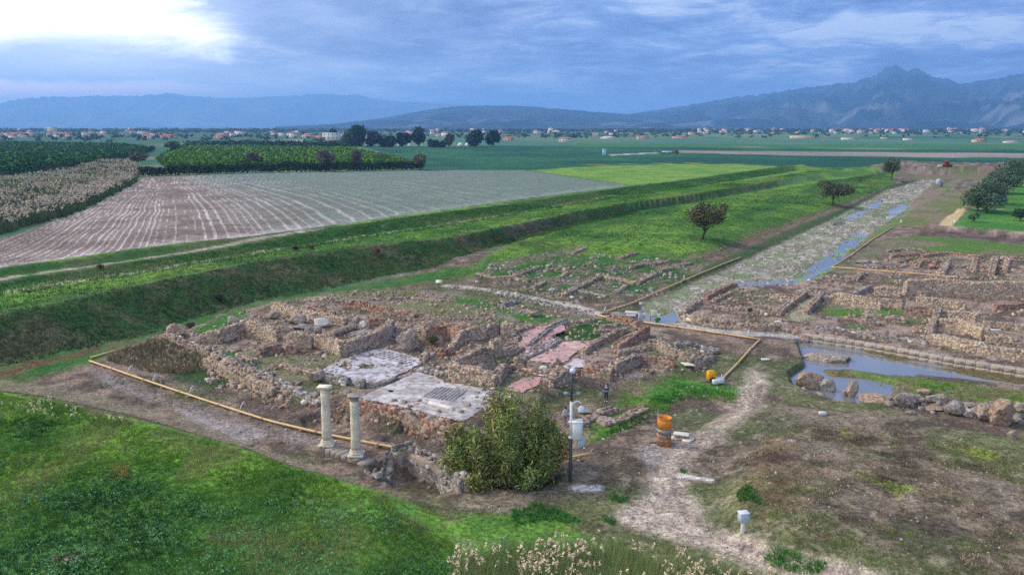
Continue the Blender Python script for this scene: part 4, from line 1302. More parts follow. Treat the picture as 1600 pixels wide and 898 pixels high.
# ------------------------------------------------------------------ boulders and fallen blocks
BOULD = [  # label, u, v, width px, height px, blocky, material
    ('largest rounded boulder at the pond edge, left of the pond', 1266, 610, 48, 28, .5, 'rockwarm'), ('dark boulder leaning on the largest pond boulder', 1294, 614, 30, 20, .4, 'rockgrey'),
    ('upright narrow stone standing in the pond edge', 1332, 624, 16, 27, .4, 'rock'), ('small stone tucked left of the upright pond stone', 1322, 620, 10, 14, .4, 'rockwarm'),
    ('broad flat boulder overhanging the right end of the pond', 1378, 627, 54, 26, .55, 'rockwarm'), ('grey boulder next right of the broad pond boulder', 1413, 636, 36, 24, .5, 'rockgrey'),
    ('reddish slab tilted on the boulder row', 1450, 616, 26, 12, .6, 'rockwarm'), ('pale flat boulder under the reddish slab', 1467, 629, 34, 16, .6, 'rock'), ('low grey boulder left of the pale flat one', 1436, 630, 24, 14, .5, 'rockgrey'),
    ('speckled boulder in the middle of the row', 1492, 648, 30, 21, .4, 'rockgrey'), ('flat-topped boulder behind the speckled one', 1514, 638, 28, 13, .6, 'rock'), ('small dark stone in front of the flat-topped boulder', 1513, 652, 16, 9, .5, 'rockgrey'),
    ('two-humped pale boulder left of the leaning slab', 1546, 658, 36, 28, .4, 'rock'), ('big slab leaning steeply at the right edge', 1573, 664, 40, 46, .65, 'rockwarm'), ('boulder cut by the right edge behind the leaning slab', 1598, 645, 28, 18, .5, 'rock'),
    ('lone round stone on the slope below the leaning slab', 1583, 687, 18, 15, .4, 'rock'), ('small dark stone right of the leaning slab', 1594, 662, 12, 9, .4, 'rockgrey'), ('flat brownish slab at the foot of the row', 1462, 643, 30, 8, .6, 'rockwarm'),
    ('small grey stone under the middle of the row', 1424, 648, 20, 9, .5, 'rockgrey'), ('squared tan stone at the left end of the stone kerb', 1255, 537, 20, 13, .7, 'rockwarm'), ('grey block leaning against the kerb face', 1396, 549, 11, 10, .7, 'rockgrey'),
    ('stone lump above the left end of the kerb', 1245, 524, 14, 10, .5, 'rockwarm'),
    ('huge rounded rubble lump at the house corner beside the reeds', 274, 527, 32, 22, .35, 'rockwarm'), ('mortared rubble lump right of the corner boulder by the brushwood', 362, 506, 22, 14, .4, 'rock'),
    ('pink-grey slab tilted inside the room of fallen drums', 461, 507, 30, 15, .7, 'rock'), ('long grey slab next to the tilted pink slab', 470, 515, 30, 10, .75, 'rockgrey'), ('whitish trapezoid block in the fallen room', 503, 512, 28, 14, .8, 'marble'),
    ('grey round boulder behind the doorway wall', 482, 520, 16, 11, .4, 'rockgrey'), ('dark squat boulder among the fallen drums', 497, 522, 15, 12, .5, 'rockgrey'), ('pointed rubble lump at the far left of the fallen room', 429, 498, 18, 14, .3, 'rock'),
    ('pale blue-grey stone between drums and orange wall', 566, 513, 11, 11, .4, 'marble'), ('dark rubble lump behind the big drum', 557, 505, 14, 11, .4, 'rock'), ('grey narrow slab beside the L-shaped wall', 565, 524, 34, 8, .8, 'rockgrey'),
    ('tall heap of mortared rubble at the head of the mosaic', 637, 548, 36, 34, .3, 'rock'), ('smaller rubble heap between hollow and tall heap', 670, 520, 26, 20, .3, 'rock'), ('white squared stone on the red brick bank', 700, 519, 11, 9, .7, 'marble'),
    ('grey stone on the shoulder left of the square pier', 756, 514, 12, 8, .5, 'rockgrey'), ('white drum fragment lying right of the small pink floor', 848, 582, 13, 10, .5, 'marble'), ('tan stone touching the white drum fragment', 859, 584, 9, 8, .5, 'rockwarm'),
    ('pale thin slab below the white drum fragment', 849, 588, 16, 4, .8, 'marble'), ('reddish slab lump on the dark grass near the pink floors', 836, 495, 17, 9, .5, 'rock'), ('dark pier-like stone by the pink floor edge', 871, 570, 9, 12, .7, 'rock'),
    ('orange-stained block at the end of the brick edging', 617, 648, 20, 15, .7, 'rockwarm'), ('small upright stone behind the two columns', 531, 650, 9, 17, .5, 'rockwarm'), ('boulder at the left corner of the mosaic above the columns', 497, 597, 28, 20, .4, 'rock'),
    ('grey stone heap between mosaic and right column top', 562, 606, 22, 16, .35, 'rockgrey'), ('round dark stone on the pale pavement', 634, 631, 7, 6, .3, 'rockgrey'), ('pale boulder among the rubble behind the left column', 474, 634, 12, 8, .4, 'marble'),
    ('grey angular boulder on the lower terrace edge', 462, 616, 24, 14, .4, 'rock'), ('flat stone among footing stones right of the bush', 893, 651, 17, 8, .6, 'rock'), ('long flat stone by the footing behind the white cabinet', 945, 661, 30, 8, .6, 'rock'),
    ('grey rounded stone at the low footing below the woman', 921, 647, 24, 11, .4, 'rockgrey'),
    ('angular lump among the low grey blocks near the pump', 1102, 552, 15, 9, .4, 'rockgrey'), ('tilted grey slab near the low broken wall end', 1114, 553, 22, 10, .7, 'rockgrey'), ('white chip of stone on the broken wall near the pump', 1098, 551, 7, 4, .6, 'marble'),
    ('flat pale slab at the foot of the broken wall end', 1075, 575, 22, 7, .6, 'marble'), ('squat squared block right of the pointed brick wall', 1031, 530, 13, 9, .8, 'rock'),
    ('flat island of old masonry lying in the pond', 1302, 568, 64, 15, .55, 'rock'),
    ('flat grey slab beyond the yellow pipe, left one of two', 1350, 412, 24, 6, .7, 'rockgrey'), ('flat grey slab beyond the yellow pipe, right one of two', 1368, 417, 19, 7, .7, 'rockgrey'), ('red-brown stone mass in the far footings', 1446, 409, 20, 8, .5, 'rockwarm'),
    ('grey boulder beside the pipe on the cross street corner', 945, 491, 13, 6, .5, 'rockgrey'), ('dark flat stone under the pipe by the white marble', 968, 495, 26, 6, .6, 'rockgrey'),
    ('bulky grey lump under the narrow lane wall top', 1255, 462, 18, 9, .5, 'rockgrey'), ('orange-stained block closing the long front wall', 1543, 553, 16, 14, .7, 'rockwarm'), ('pale block at the top of the narrow dividing wall', 1461, 484, 9, 8, .7, 'rockgrey'),
]
for k, (lab, u, v, wpx, hpx, bl, mm) in enumerate(BOULD):
    p = G1(u, v)
    s_ = pxm(p)
    w_ = wpx / s_ * 1.02
    hh = max(hpx / s_ * .98, .12)
    dp = w_ * rng.uniform(.6, .85) if hpx < wpx * .9 else w_ * .9
    hh = hh - dp * .18 if hpx < wpx * .5 else hh
    hh = max(hh, w_ * .18)
    V, F = rock((w_ * 1.12, dp, hh * 1.3), 100 + k, 4 if wpx > 30 else 3, bl)
    p[1] += dp * .3
    ob = mk('fallen_block' if bl > .6 else 'boulder', V, F, M[mm], smooth=False)
    ob.location = (p[0], p[1], hgt(p[0], p[1]))
    ob.rotation_euler = (rng.normal(0, .08), rng.normal(0, .08), rng.uniform(-.35, .35))
    if 'leaning steeply' in lab:
        ob.rotation_euler = (.1, -.55, .2)
    tag(ob, lab, 'fallen block' if bl > .6 else 'boulder', 'boulders and fallen blocks of the ruins')

# loose column drums and shafts (lying)
def shaft(lab, a, b, r_px, m='marble', flute=0):
    P = GZ([a, b])
    r = r_px / pxm(P[0])
    o = P.mean(0)
    L_ = np.linalg.norm(P[1, :2] - P[0, :2])
    t = MB()
    prof = [(r * .93, -L_ / 2), (r, -L_ / 2 + .05), (r * .97, 0), (r * .95, L_ / 2 - .06), (r * .88, L_ / 2)]
    seg = 18
    V, F = [], []
    for rr_, z in prof:
        for i in range(seg):
            an = 2 * math.pi * i / seg
            V.append((z, rr_ * math.cos(an), rr_ * math.sin(an)))
    for k in range(len(prof) - 1):
        for i in range(seg):
            j = (i + 1) % seg
            F.append((k * seg + i, k * seg + seg + i, k * seg + seg + j, k * seg + j))
    F += [tuple(range(seg)), tuple(len(prof) * seg - 1 - i for i in range(seg))]
    t.add(V, F)
    ob = t.build('column_shaft', M[m])
    d = P[1] - P[0]
    ob.location = (o[0], o[1], o[2] + r * .8)
    ob.rotation_euler = (0, 0, math.atan2(d[1], d[0]))
    return tag(ob, lab, 'column shaft', 'fallen column shafts and drums')


shaft('fallen grey shaft lying on the pale pavement', (671, 633), (708, 642), 4, 'marble')
shaft('long white shaft beside the flooded street, nearer the info board', (1073, 502), (1093, 505), 3.6, 'marble')
shaft('shorter white shaft beside the flooded street, right of the long one', (1114, 507), (1130, 510), 3.4, 'marble')
shaft('fat fallen drum with round end in the ruined room', (521, 524), (534, 522), 6, 'rock')
shaft('dark fallen drum behind the fat round-ended one', (536, 521), (555, 514), 6, 'rock')
shaft('upper white marble piece by the pipe corner', (977, 489), (996, 493), 3, 'marble')
shaft('lower white marble piece by the pipe corner', (979, 494), (993, 496), 2.4, 'marble')

# ------------------------------------------------------------------ floors inside the house
def floor_patch(name, lab, pts, colr, colr2, colr3, z, holes=(), step=.16):
    p = PL(pts, z)
    x0, y0 = p.min(0)
    x1, y1 = p.max(0)
    xs, ys = np.arange(x0, x1, step), np.arange(y0, y1, step)
    GX, GY = np.meshgrid(xs, ys)
    d = sdist(GX.ravel(), GY.ravel(), p).reshape(GX.shape) + (fbm(GX, GY, .8, 3, 5) - .5) * .4
    for hq in holes:
        hp = PL(hq, z)
        d = np.minimum(d, -sdist(GX.ravel(), GY.ravel(), hp).reshape(GX.shape) + (fbm(GX, GY, .6, 3, 6) - .5) * .4)
    n1_, n2_ = fbm(GX, GY, 1.6, 4, 31).ravel(), fbm(GX, GY, .45, 3, 32).ravel()
    c = mixc(patch(n1_, .4, .6), np.array(colr), np.array(colr2))
    c = mixc(patch(n2_, .46, .62) * .85, c, np.array(colr3))
    zz = z + np.clip(d, -.3, .05) * .25 + (fbm(GX, GY, .7, 3, 33) - .5) * .04
    ii = np.arange(GX.size).reshape(GX.shape)
    f = np.stack([ii[:-1, :-1], ii[:-1, 1:], ii[1:, 1:], ii[1:, :-1]], -1).reshape(-1, 4)
    ok = (d.ravel()[f] > -.15).all(1)
    V = np.column_stack([GX.ravel(), GY.ravel(), zz.ravel()])
    f = f[ok]
    u_, inv = np.unique(f, return_inverse=True)
    ob = mk(name, V[u_], inv.reshape(-1, 4), M['pave'], col=c[u_])
    return tag(ob, lab, None, kind='structure'), p


MOS = [(503, 577), (530, 563), (584, 546), (600, 544), (630, 552), (662, 562), (638, 578), (606, 592), (574, 601), (552, 600), (528, 594)]
mos, mp = floor_patch('mosaic_floor', 'patterned black and white mosaic floor of the ruined house', MOS, A(158, 153, 156), A(178, 173, 176), A(124, 113, 106), .70, [[(560, 571), (590, 568), (585, 575), (560, 576)], [(528, 571), (545, 567), (545, 573), (532, 574)]])
# inlaid dark panels of the mosaic, one piece per panel
a0, a1, b1 = PL([(528, 592)], .8)[0], PL([(600, 546)], .8)[0], PL([(574, 600)], .8)[0]
e1 = (a1 - PL([(503, 577)], .8)[0])
e1 /= np.linalg.norm(e1)
e2 = np.array([e1[1], -e1[0]])
c0 = mp.mean(0)
pm = MB()
k = 0
yaw_ = math.atan2(e1[1], e1[0])
C_, S_ = [], []
for i in np.arange(-11, 11, .62):
    for j in np.arange(-11, 11, .62):
        q = c0 + e1 * i + e2 * j
        dd = sdist(np.array([q[0]]), np.array([q[1]]), mp)[0]
        if dd > .55 and (fbm(np.array([q[0]]), np.array([q[1]]), 2.6, 3, 77)[0] < .52):
            C_.append((q[0], q[1], .735))
            S_.append((.40, .27, .03))
V, F = boxes(np.array(C_) - np.array([c0[0], c0[1], 0]), np.array(S_), np.full(len(C_), yaw_), .03)
q = mk('mosaic_panel', V, F, M['tess'], mos)
q.location = (c0[0], c0[1], 0)
q['kind'] = 'stuff'
PAV = [(560, 622), (580, 612), (615, 598), (651, 581), (680, 588), (700, 597), (740, 604), (800, 615), (797, 624), (752, 641), (722, 657), (675, 648), (630, 635), (590, 630)]
pav, pp = floor_patch('pale_pavement', 'pale worn pavement floor between mosaic and bush', PAV, A(150, 144, 143), A(176, 170, 165), A(132, 121, 112), .69, [[(604, 609), (620, 608), (616, 613), (606, 613)], [(692, 594), (706, 592), (704, 597), (694, 597)], [(646, 591), (654, 590), (653, 594)]])
cc_ = PL([(695, 613)], .78)[0]
C_, S_ = [], []
for i in np.arange(-1.5, 1.5, .36):
    for j in np.arange(-1.5, 1.5, .36):
        if rng.random() < .96:
            C_.append((i, j, .0))
            S_.append((.33, .33, .03))
ob = mk('dark_tile_panel', *boxes(np.array(C_), np.array(S_), np.zeros(len(C_)), .03), M['tess'], pav)
ob.location = (cc_[0], cc_[1], .725)
ob.rotation_euler = (0, 0, yaw_ + .25)
ob['kind'] = 'stuff'
PK1, PK2, PK3 = A(156, 114, 110), A(172, 134, 128), A(138, 120, 112)
floor_patch('pink_floor', 'pink mortar floor nearest the square pier', [(806, 548), (818, 528), (808, 518), (824, 510), (880, 507), (884, 515), (862, 524), (860, 533), (830, 541), (822, 552)], PK1, PK2, PK3, .665)
floor_patch('pink_floor', 'largest pink mortar floor below the dark green hollow', [(826, 562), (853, 548), (875, 534), (905, 532), (918, 540), (896, 552), (882, 565), (850, 566)], PK2, A(186, 150, 140), PK3, .665)
floor_patch('pink_floor', 'smallest pink mortar floor beside the pale pavement', [(787, 608), (815, 590), (848, 588), (838, 602), (814, 613)], PK1, A(178, 128, 122), PK3, .665)
floor_patch('white_gravel_floor', 'whitish gravel floor beside the largest pink floor', [(880, 572), (900, 560), (915, 562), (912, 573), (890, 577)], A(186, 180, 180), A(168, 158, 158), A(146, 136, 132), .70)

# ------------------------------------------------------------------ two standing columns on their stylobate
def column(lab, u, v, vt, broken):
    p = PZ(u, v, .35)
    base = np.array([p[0], p[1], .35])
    H = (v - vt) / pxm(np.array([p[0], p[1], 2.5])) / math.cos(math.radians(20)) * .97
    t = thing('stone_column', lab, 'column', base, 'two standing columns')
    b = MB()
    b.box((0, 0, .10), (1.15, 1.15, .2), bev=.04, jit=.015)
    b.build('plinth', M['column'], t)
    b = MB()
    b.lathe([(.50, .2), (.54, .26), (.52, .33), (.44, .37), (.43, .40), (.47, .44), (.45, .49), (.40, .52)], 24)
    b.build('base', M['column'], t, smooth=True)
    b = MB()
    prof = [(.385 - .07 * (z / H) + .012 * math.sin(z * 3.1), .52 + (H - 1.0) * z / H) for z in np.linspace(0, H, 14)]
    b.lathe(prof, 24)
    sh = b.build('shaft', M['column'], t, smooth=True)
    top = .52 + (H - 1.0)
    b = MB()
    if broken:
        b.lathe([(.31, top), (.36, top + .05), (.33, top + .10), (.36, top + .22), (.42, top + .30), (.40, top + .36)], 20)
        b.box((-.02, 0, top + .40), (.95, .86, .12), rz=.12, bev=.03, jit=.03)
    else:
        b.lathe([(.31, top), (.35, top + .06), (.32, top + .1), (.34, top + .2), (.44, top + .33), (.40, top + .38)], 20)
        b.box((-.04, 0, top + .42), (1.02, .84, .13), rz=-.1, bev=.03, jit=.04)
    b.build('capital', M['slab'] if broken else M['column'], t)
    return t


cA = column('left standing column of pale stone with a chipped capital', 511.5, 695, 601, False)
cB = column('right standing column of pale stone on the end block', 557, 711, 614, True)
pa, pb = PZ(499, 694, .2), PZ(578, 722, .2)
st = thing('stylobate', 'row of worn grey blocks carrying the two columns', 'stylobate', (*((pa + pb) / 2), -.2))
dv = pb - pa
L_ = np.linalg.norm(dv)
ya = math.atan2(dv[1], dv[0])
cut = [0, .22, .34, .44, .54, .66, .86, 1.0]
for k in range(len(cut) - 1):
    b = MB()
    l_ = (cut[k + 1] - cut[k]) * L_
    b.box((0, 0, 0), (l_ - .05, 1.25 + rng.uniform(-.1, .1), .62), bev=.06, jit=.03)
    q = b.build('block', M['slab'], st)
    q.location = ((cut[k] + cut[k + 1]) / 2 * L_ * math.cos(ya) - L_ / 2 * math.cos(ya), (cut[k] + cut[k + 1]) / 2 * L_ * math.sin(ya) - L_ / 2 * math.sin(ya), .24 + rng.uniform(-.03, 0) - (.12 if k == 6 else 0))
    q.rotation_euler = (0, rng.normal(0, .02), ya + rng.normal(0, .015))


# ------------------------------------------------------------------ yellow drainage pipes
def pipeline(lab, pts, hoses=(), r=.105, lift=.18, z=None):
    P = GZ(pts)
    o = P[0].copy()
    t = thing('drain_pipe', lab, 'pipe', o, 'yellow drain pipes')
    Q = P - o
    S = np.concatenate([[0], np.cumsum(np.linalg.norm(np.diff(Q[:, :2], axis=0), axis=1))])
    n = max(2, int(S[-1] / 1.5))
    s_ = np.linspace(0, S[-1], n + 1)
    x, y = np.interp(s_, S, Q[:, 0]), np.interp(s_, S, Q[:, 1])
    gz_ = hgt(x + o[0], y + o[1]) - o[2]
    zz = np.interp(s_, S, [gz_[np.argmin(abs(s_ - q))] for q in S])
    zz = np.maximum(zz, gz_) + lift
    zz = np.convolve(np.pad(zz, 2, 'edge'), np.ones(5) / 5, 'valid')
    b = MB()
    b.tube(list(zip(x, y, zz)), r, 10)
    b.build('pipe', M['pipe'], t, smooth=True)
    for k in range(3, n, 4):
        b = MB()
        d = np.array([x[k + 1] - x[k], y[k + 1] - y[k], zz[k + 1] - zz[k]])
        d /= np.linalg.norm(d)
        c = np.array([x[k], y[k], zz[k]])
        b.tube([c - d * .14, c + d * .14], r * 1.22, 10)
        b.build('coupling', M['coupling'], t)
    for k in range(2, n, 5):
        b = MB()
        b.box((0, 0, 0), (.3, .5, max(.1, zz[k] - gz_[k] - r + .2)), rz=math.atan2(y[k] - y[k - 1], x[k] - x[k - 1]))
        q = b.build('support', M['wood'], t)
        q.location = (x[k], y[k], gz_[k] + (zz[k] - gz_[k] - r - .2) / 2 + .05)
    for f in hoses:
        k = min(n - 1, int(f * n))
        c = np.array([x[k], y[k], zz[k] + r * .9])
        pts_ = [c + np.array([.12 * math.sin(a * .8) * 2, .9 * (1 - math.cos(a)) / 2, .62 * math.sin(a) - .0]) for a in np.linspace(0, 3.0, 9)]
        b = MB()
        b.tube(pts_, .045, 7)
        b.build('hose', M['hose'], t, smooth=True)
    return t


pipeline('long yellow pipe passing behind the two columns', [(140, 566), (215, 592), (300, 621), (345, 636), (420, 660), (500, 679), (560, 691), (640, 706), (722, 724)], (.16, .28, .38, .56))
pipeline('short yellow pipe stub at the reeds by the left pipe end', [(142, 561), (165, 554), (191, 547)])
pipeline('yellow pipe slanting beside the flooded street', [(934, 494), (985, 476), (1040, 452), (1100, 426), (1158, 403)], (.05, .5))
pipeline('short yellow pipe from the pipe corner to the brick wall', [(934, 494), (952, 499)])
pipeline('straight yellow pipe along the cross street', [(1006, 505), (1060, 513), (1120, 522), (1187, 532)], (.9,))
pipeline('yellow pipe running from the cross street down to the pump', [(1188, 532), (1170, 550), (1150, 573), (1127, 596)])
pipeline('yellow pipe along the green edge of the flooded street', [(1394, 356), (1360, 377), (1330, 400), (1299, 419)])
pipeline('yellow pipe in front of the far footings', [(1299, 420), (1350, 423), (1410, 427), (1466, 432), (1510, 435)])
pipeline('bit of yellow pipe showing right of the bush', [(880, 724), (908, 713), (925, 708)])


# ------------------------------------------------------------------ small built things
def part(t, name, m, fn, smooth=False, label=None):
    b = MB()
    fn(b)
    q = b.build(name, M[m], t, smooth)
    if label:
        q['label'] = label
    return q


p = G1(891, 752)
sc_m = pxm(p + np.array([0, 0, 4.0])) * .935
Hm = (752 - 583) / sc_m
mast = thing('camera_mast', 'tall dark mast with white cabinets and cameras beside the big bush', 'camera mast', p)
z1, z2 = Hm * .40, Hm * .74
part(mast, 'lower_pole', 'pole', lambda b: b.tube([(0, 0, -.3), (0, 0, z1)], [.13, .11], 12))
part(mast, 'middle_pole', 'white', lambda b: b.tube([(0, 0, z1), (0, 0, z2)], [.10, .10], 12))
part(mast, 'upper_pole', 'pole', lambda b: b.tube([(0, 0, z2), (0, 0, Hm)], [.085, .07], 12))
part(mast, 'globe', 'white', lambda b: b.raw(ico(2)[0] * .2 + np.array([.04, 0, Hm + .1]), ico(2)[1]), True)
cb = part(mast, 'cabinet', 'white', lambda b: b.box((.40, -.25, z1 + .70), (.64, .55, 1.2), bev=.03))
part(cb, 'cabinet_roof', 'white', lambda b: b.box((.40, -.25, z1 + 1.33), (.72, .62, .06), bev=.015))
part(cb, 'cabinet_door', 'white', lambda b: b.box((.40, -.535, z1 + .70), (.54, .02, 1.06), bev=.008))
part(mast, 'small_cabinet', 'greybox', lambda b: b.box((.66, -.22, z1 - .12), (.46, .42, .62), bev=.02))
for zz in (z1 + .1, z1 + 1.2):
    part(mast, 'clamp', 'white', lambda b: b.box((.0, -.02, zz), (.34, .3, .1), bev=.02))
part(mast, 'cross_arm', 'steel', lambda b: b.box((.12, 0, Hm * .80), (1.1, .07, .07)))
for xx in (-.35, .5):
    part(mast, 'floodlight', 'steel', lambda b: (b.box((xx, -.12, Hm * .80 + .1), (.34, .16, .26), bev=.03), b.box((xx, -.21, Hm * .80 + .1), (.28, .02, .2))))
part(mast, 'camera_arm', 'white', lambda b: b.tube([(0, 0, Hm * .70)] + [(.38 - .30 * math.cos(a), -.1, Hm * .70 + .35 * math.sin(a)) for a in np.linspace(.3, 2.6, 8)], .055, 8), True)
dm = part(mast, 'dome_camera', 'white', lambda b: b.lathe([(.05, .32), (.16, .28), (.24, .16), (.26, .0), (.24, -.06)], 16, (.66, -.1, Hm * .66), True, True), True)
part(dm, 'lens_dome', 'glass', lambda b: b.lathe([(.02, -.24), (.12, -.2), (.18, -.12), (.2, -.055)], 14, (.66, -.1, Hm * .66)), True)

p = G1(1037, 694)
tw = pxm(p)
rr_ = 11.0 / tw
hh_ = 43 / tw * 1.04
tk = thing('steel_caisson', 'upright rusty orange open steel pipe standing on the dirt', 'steel pipe', p)


def ringwall(b, z0, z1, ro, ri, seg=28):
    V, F = [], []
    for r_, z_ in ((ro, z0), (ro, z1), (ri, z1), (ri, z0)):
        V += [(r_ * math.cos(2 * math.pi * i / seg), r_ * math.sin(2 * math.pi * i / seg), z_) for i in range(seg)]
    for k in range(4):
        for i in range(seg):
            j = (i + 1) % seg
            F.append((k * seg + i, k * seg + j, ((k + 1) % 4) * seg + j, ((k + 1) % 4) * seg + i))
    b.add(V, F)


part(tk, 'lower_section', 'rust2', lambda b: ringwall(b, -.2, hh_ * .45, rr_, rr_ - .04), True)
part(tk, 'grey_band', 'steel', lambda b: ringwall(b, hh_ * .45, hh_ * .60, rr_ + .012, rr_ - .03), True)
part(tk, 'upper_section', 'rust', lambda b: ringwall(b, hh_ * .60, hh_, rr_, rr_ - .04), True)
for zz in (hh_ * .2, hh_ * .36, hh_ * .98):
    part(tk, 'rim', 'steel' if zz < hh_ * .5 else 'rust2', lambda b: ringwall(b, zz - .03, zz + .03, rr_ + .03, rr_ - .01), True)
p = G1(1062, 685)
sl_ = thing('slab_stack', 'small stack of pale concrete slabs beside the orange pipe', 'slab stack', p)
for k, (a, bx, by, bz, r_) in enumerate([(1.15, -.25, 0, .08, .2), (1.1, .15, .05, .24, .05), (1.2, .1, -.05, .40, -.35), (.9, .55, -.45, .08, .8)]):
    part(sl_, 'slab', 'marble' if k != 1 else 'slab', lambda b: b.box((bx, by, bz), (a, .6, .14), r_, bev=.02, jit=.01))
p = G1(1024, 691)
tag(part(None, 'timber_plank', 'wood', lambda b: b.box((0, 0, .06), (1.1, .2, .07), .15, bev=.01)), 'short rusty plank lying left of the orange pipe', 'plank').location = p
p = G1(1160, 833)
pb_ = thing('meter_post', 'small pale box on a short post beside the vehicle track', 'utility box', p)
part(pb_, 'post', 'offwhite', lambda b: b.box((0, 0, .3), (.2, .18, 1.0), bev=.02))
bx_ = part(pb_, 'box', 'greybox', lambda b: b.box((0, 0, 1.05), (.56, .42, .56), .2, bev=.03))
part(bx_, 'lid', 'white', lambda b: b.box((0, 0, 1.35), (.62, .48, .06), .2, bev=.02))
p = G1(1111, 598)
pu = thing('pump', 'yellow drainage pump with dark mouth on white skid', 'pump', p)
part(pu, 'body', 'yellow', lambda b: (b.box((0, .1, .68), (.8, .75, .95), .1, bev=.06), b.box((0, .1, 1.2), (.6, .5, .12), .1, bev=.03)))
part(pu, 'mouth', 'glass', lambda b: b.lathe([(.28, 0), (.3, .06), (.24, .07)], 14, (0, 0, 0)), True).matrix_local = Matrix.Translation((.04, -.36, .42)) @ Matrix.Rotation(math.pi / 2, 4, 'X')
part(pu, 'skid', 'white', lambda b: (b.box((.55, -.15, .28), (1.3, .8, .5), .3, bev=.08), b.tube([(.9, -.3, .3), (.95, -.3, .95), (1.25, -.2, .95), (1.25, -.2, .3)], .05, 7)))
p = G1(1021, 500)
sg = thing('info_board', 'cream information board by the flooded street corner', 'information board', p)
for xx in (-.42, .42):
    part(sg, 'post', 'wood', lambda b: b.box((xx, .05, .7), (.08, .08, 1.5)))
part(sg, 'panel', 'board', lambda b: b.box((0, 0, 1.0), (.86, .05, 1.1), bev=.01))
part(sg, 'frame', 'wood', lambda b: (b.box((0, -.01, 1.58), (.98, .09, .07)), b.box((0, -.01, .43), (.98, .09, .07))))
p = G1(1000, 503)
gp = thing('meter_cabinet', 'grey-green post cabinet left of the info board', 'utility box', p)
part(gp, 'body', 'greybox', lambda b: b.box((0, 0, .7), (.5, .4, 1.5), bev=.04))
part(gp, 'cap', 'steel', lambda b: b.box((0, 0, 1.48), (.58, .48, .08), bev=.02))
p = G1(686, 449)
lc = thing('info_lectern', 'small tilted information lectern at the end of the cross street', 'information board', p)
part(lc, 'post', 'wood', lambda b: b.box((0, 0, .4), (.1, .1, .9)))
part(lc, 'panel', 'board', lambda b: b.box((0, 0, .95), (1.0, .7, .05), rx=.6))
for lab, u, v, sz, m in [('white board lying by the water of the flooded street', 1390, 342, (1.8, .5, .5), 'white'), ('pale round-topped post at the end of the green pipe', 1408, 349, (.4, .4, .9), 'offwhite'), ('white marker standing on the lawn edge', 1492, 349, (.35, .35, .9), 'white'),
                         ('white brick-sized block lying on the dry slope', 1285, 648, (.62, .25, .3), 'offwhite'), ('white slab lying on grass right of the cross street pipe', 1196, 562, (.9, .4, .14), 'white'), ('white slab inside the right-edge ruins', 1556, 516, (1.1, .4, .15), 'white'),
                         ('left pale board on the trench wall', 1207, 466, (.9, .25, .18), 'marble'), ('right pale board on the trench wall', 1231, 469, (.9, .25, .16), 'marble'), ('pale stone plate at the lane corner', 1216, 503, (.8, .5, .14), 'marble'), ('small round white stone in the ruins by the lane', 1197, 494, (.5, .45, .45), 'marble'),
                         ('white sign board in front of the red machine', 1467, 268, (2.2, .15, 1.2), 'white')]:
    p = G1(u, v)
    b = MB()
    if 'round' in lab:
        V, F = ico(2)
        b.raw(V * np.array(sz) / 2 + np.array([0, 0, sz[2] / 2]), F)
    else:
        b.box((0, 0, sz[2] / 2), sz, rng.uniform(-.2, .2), bev=min(sz) * .15, jit=.01)
    q = b.build('white_block' if 'sign' not in lab else 'sign_board', M[m])
    q.location = p
    tag(q, lab, 'sign' if 'sign' in lab else 'block')

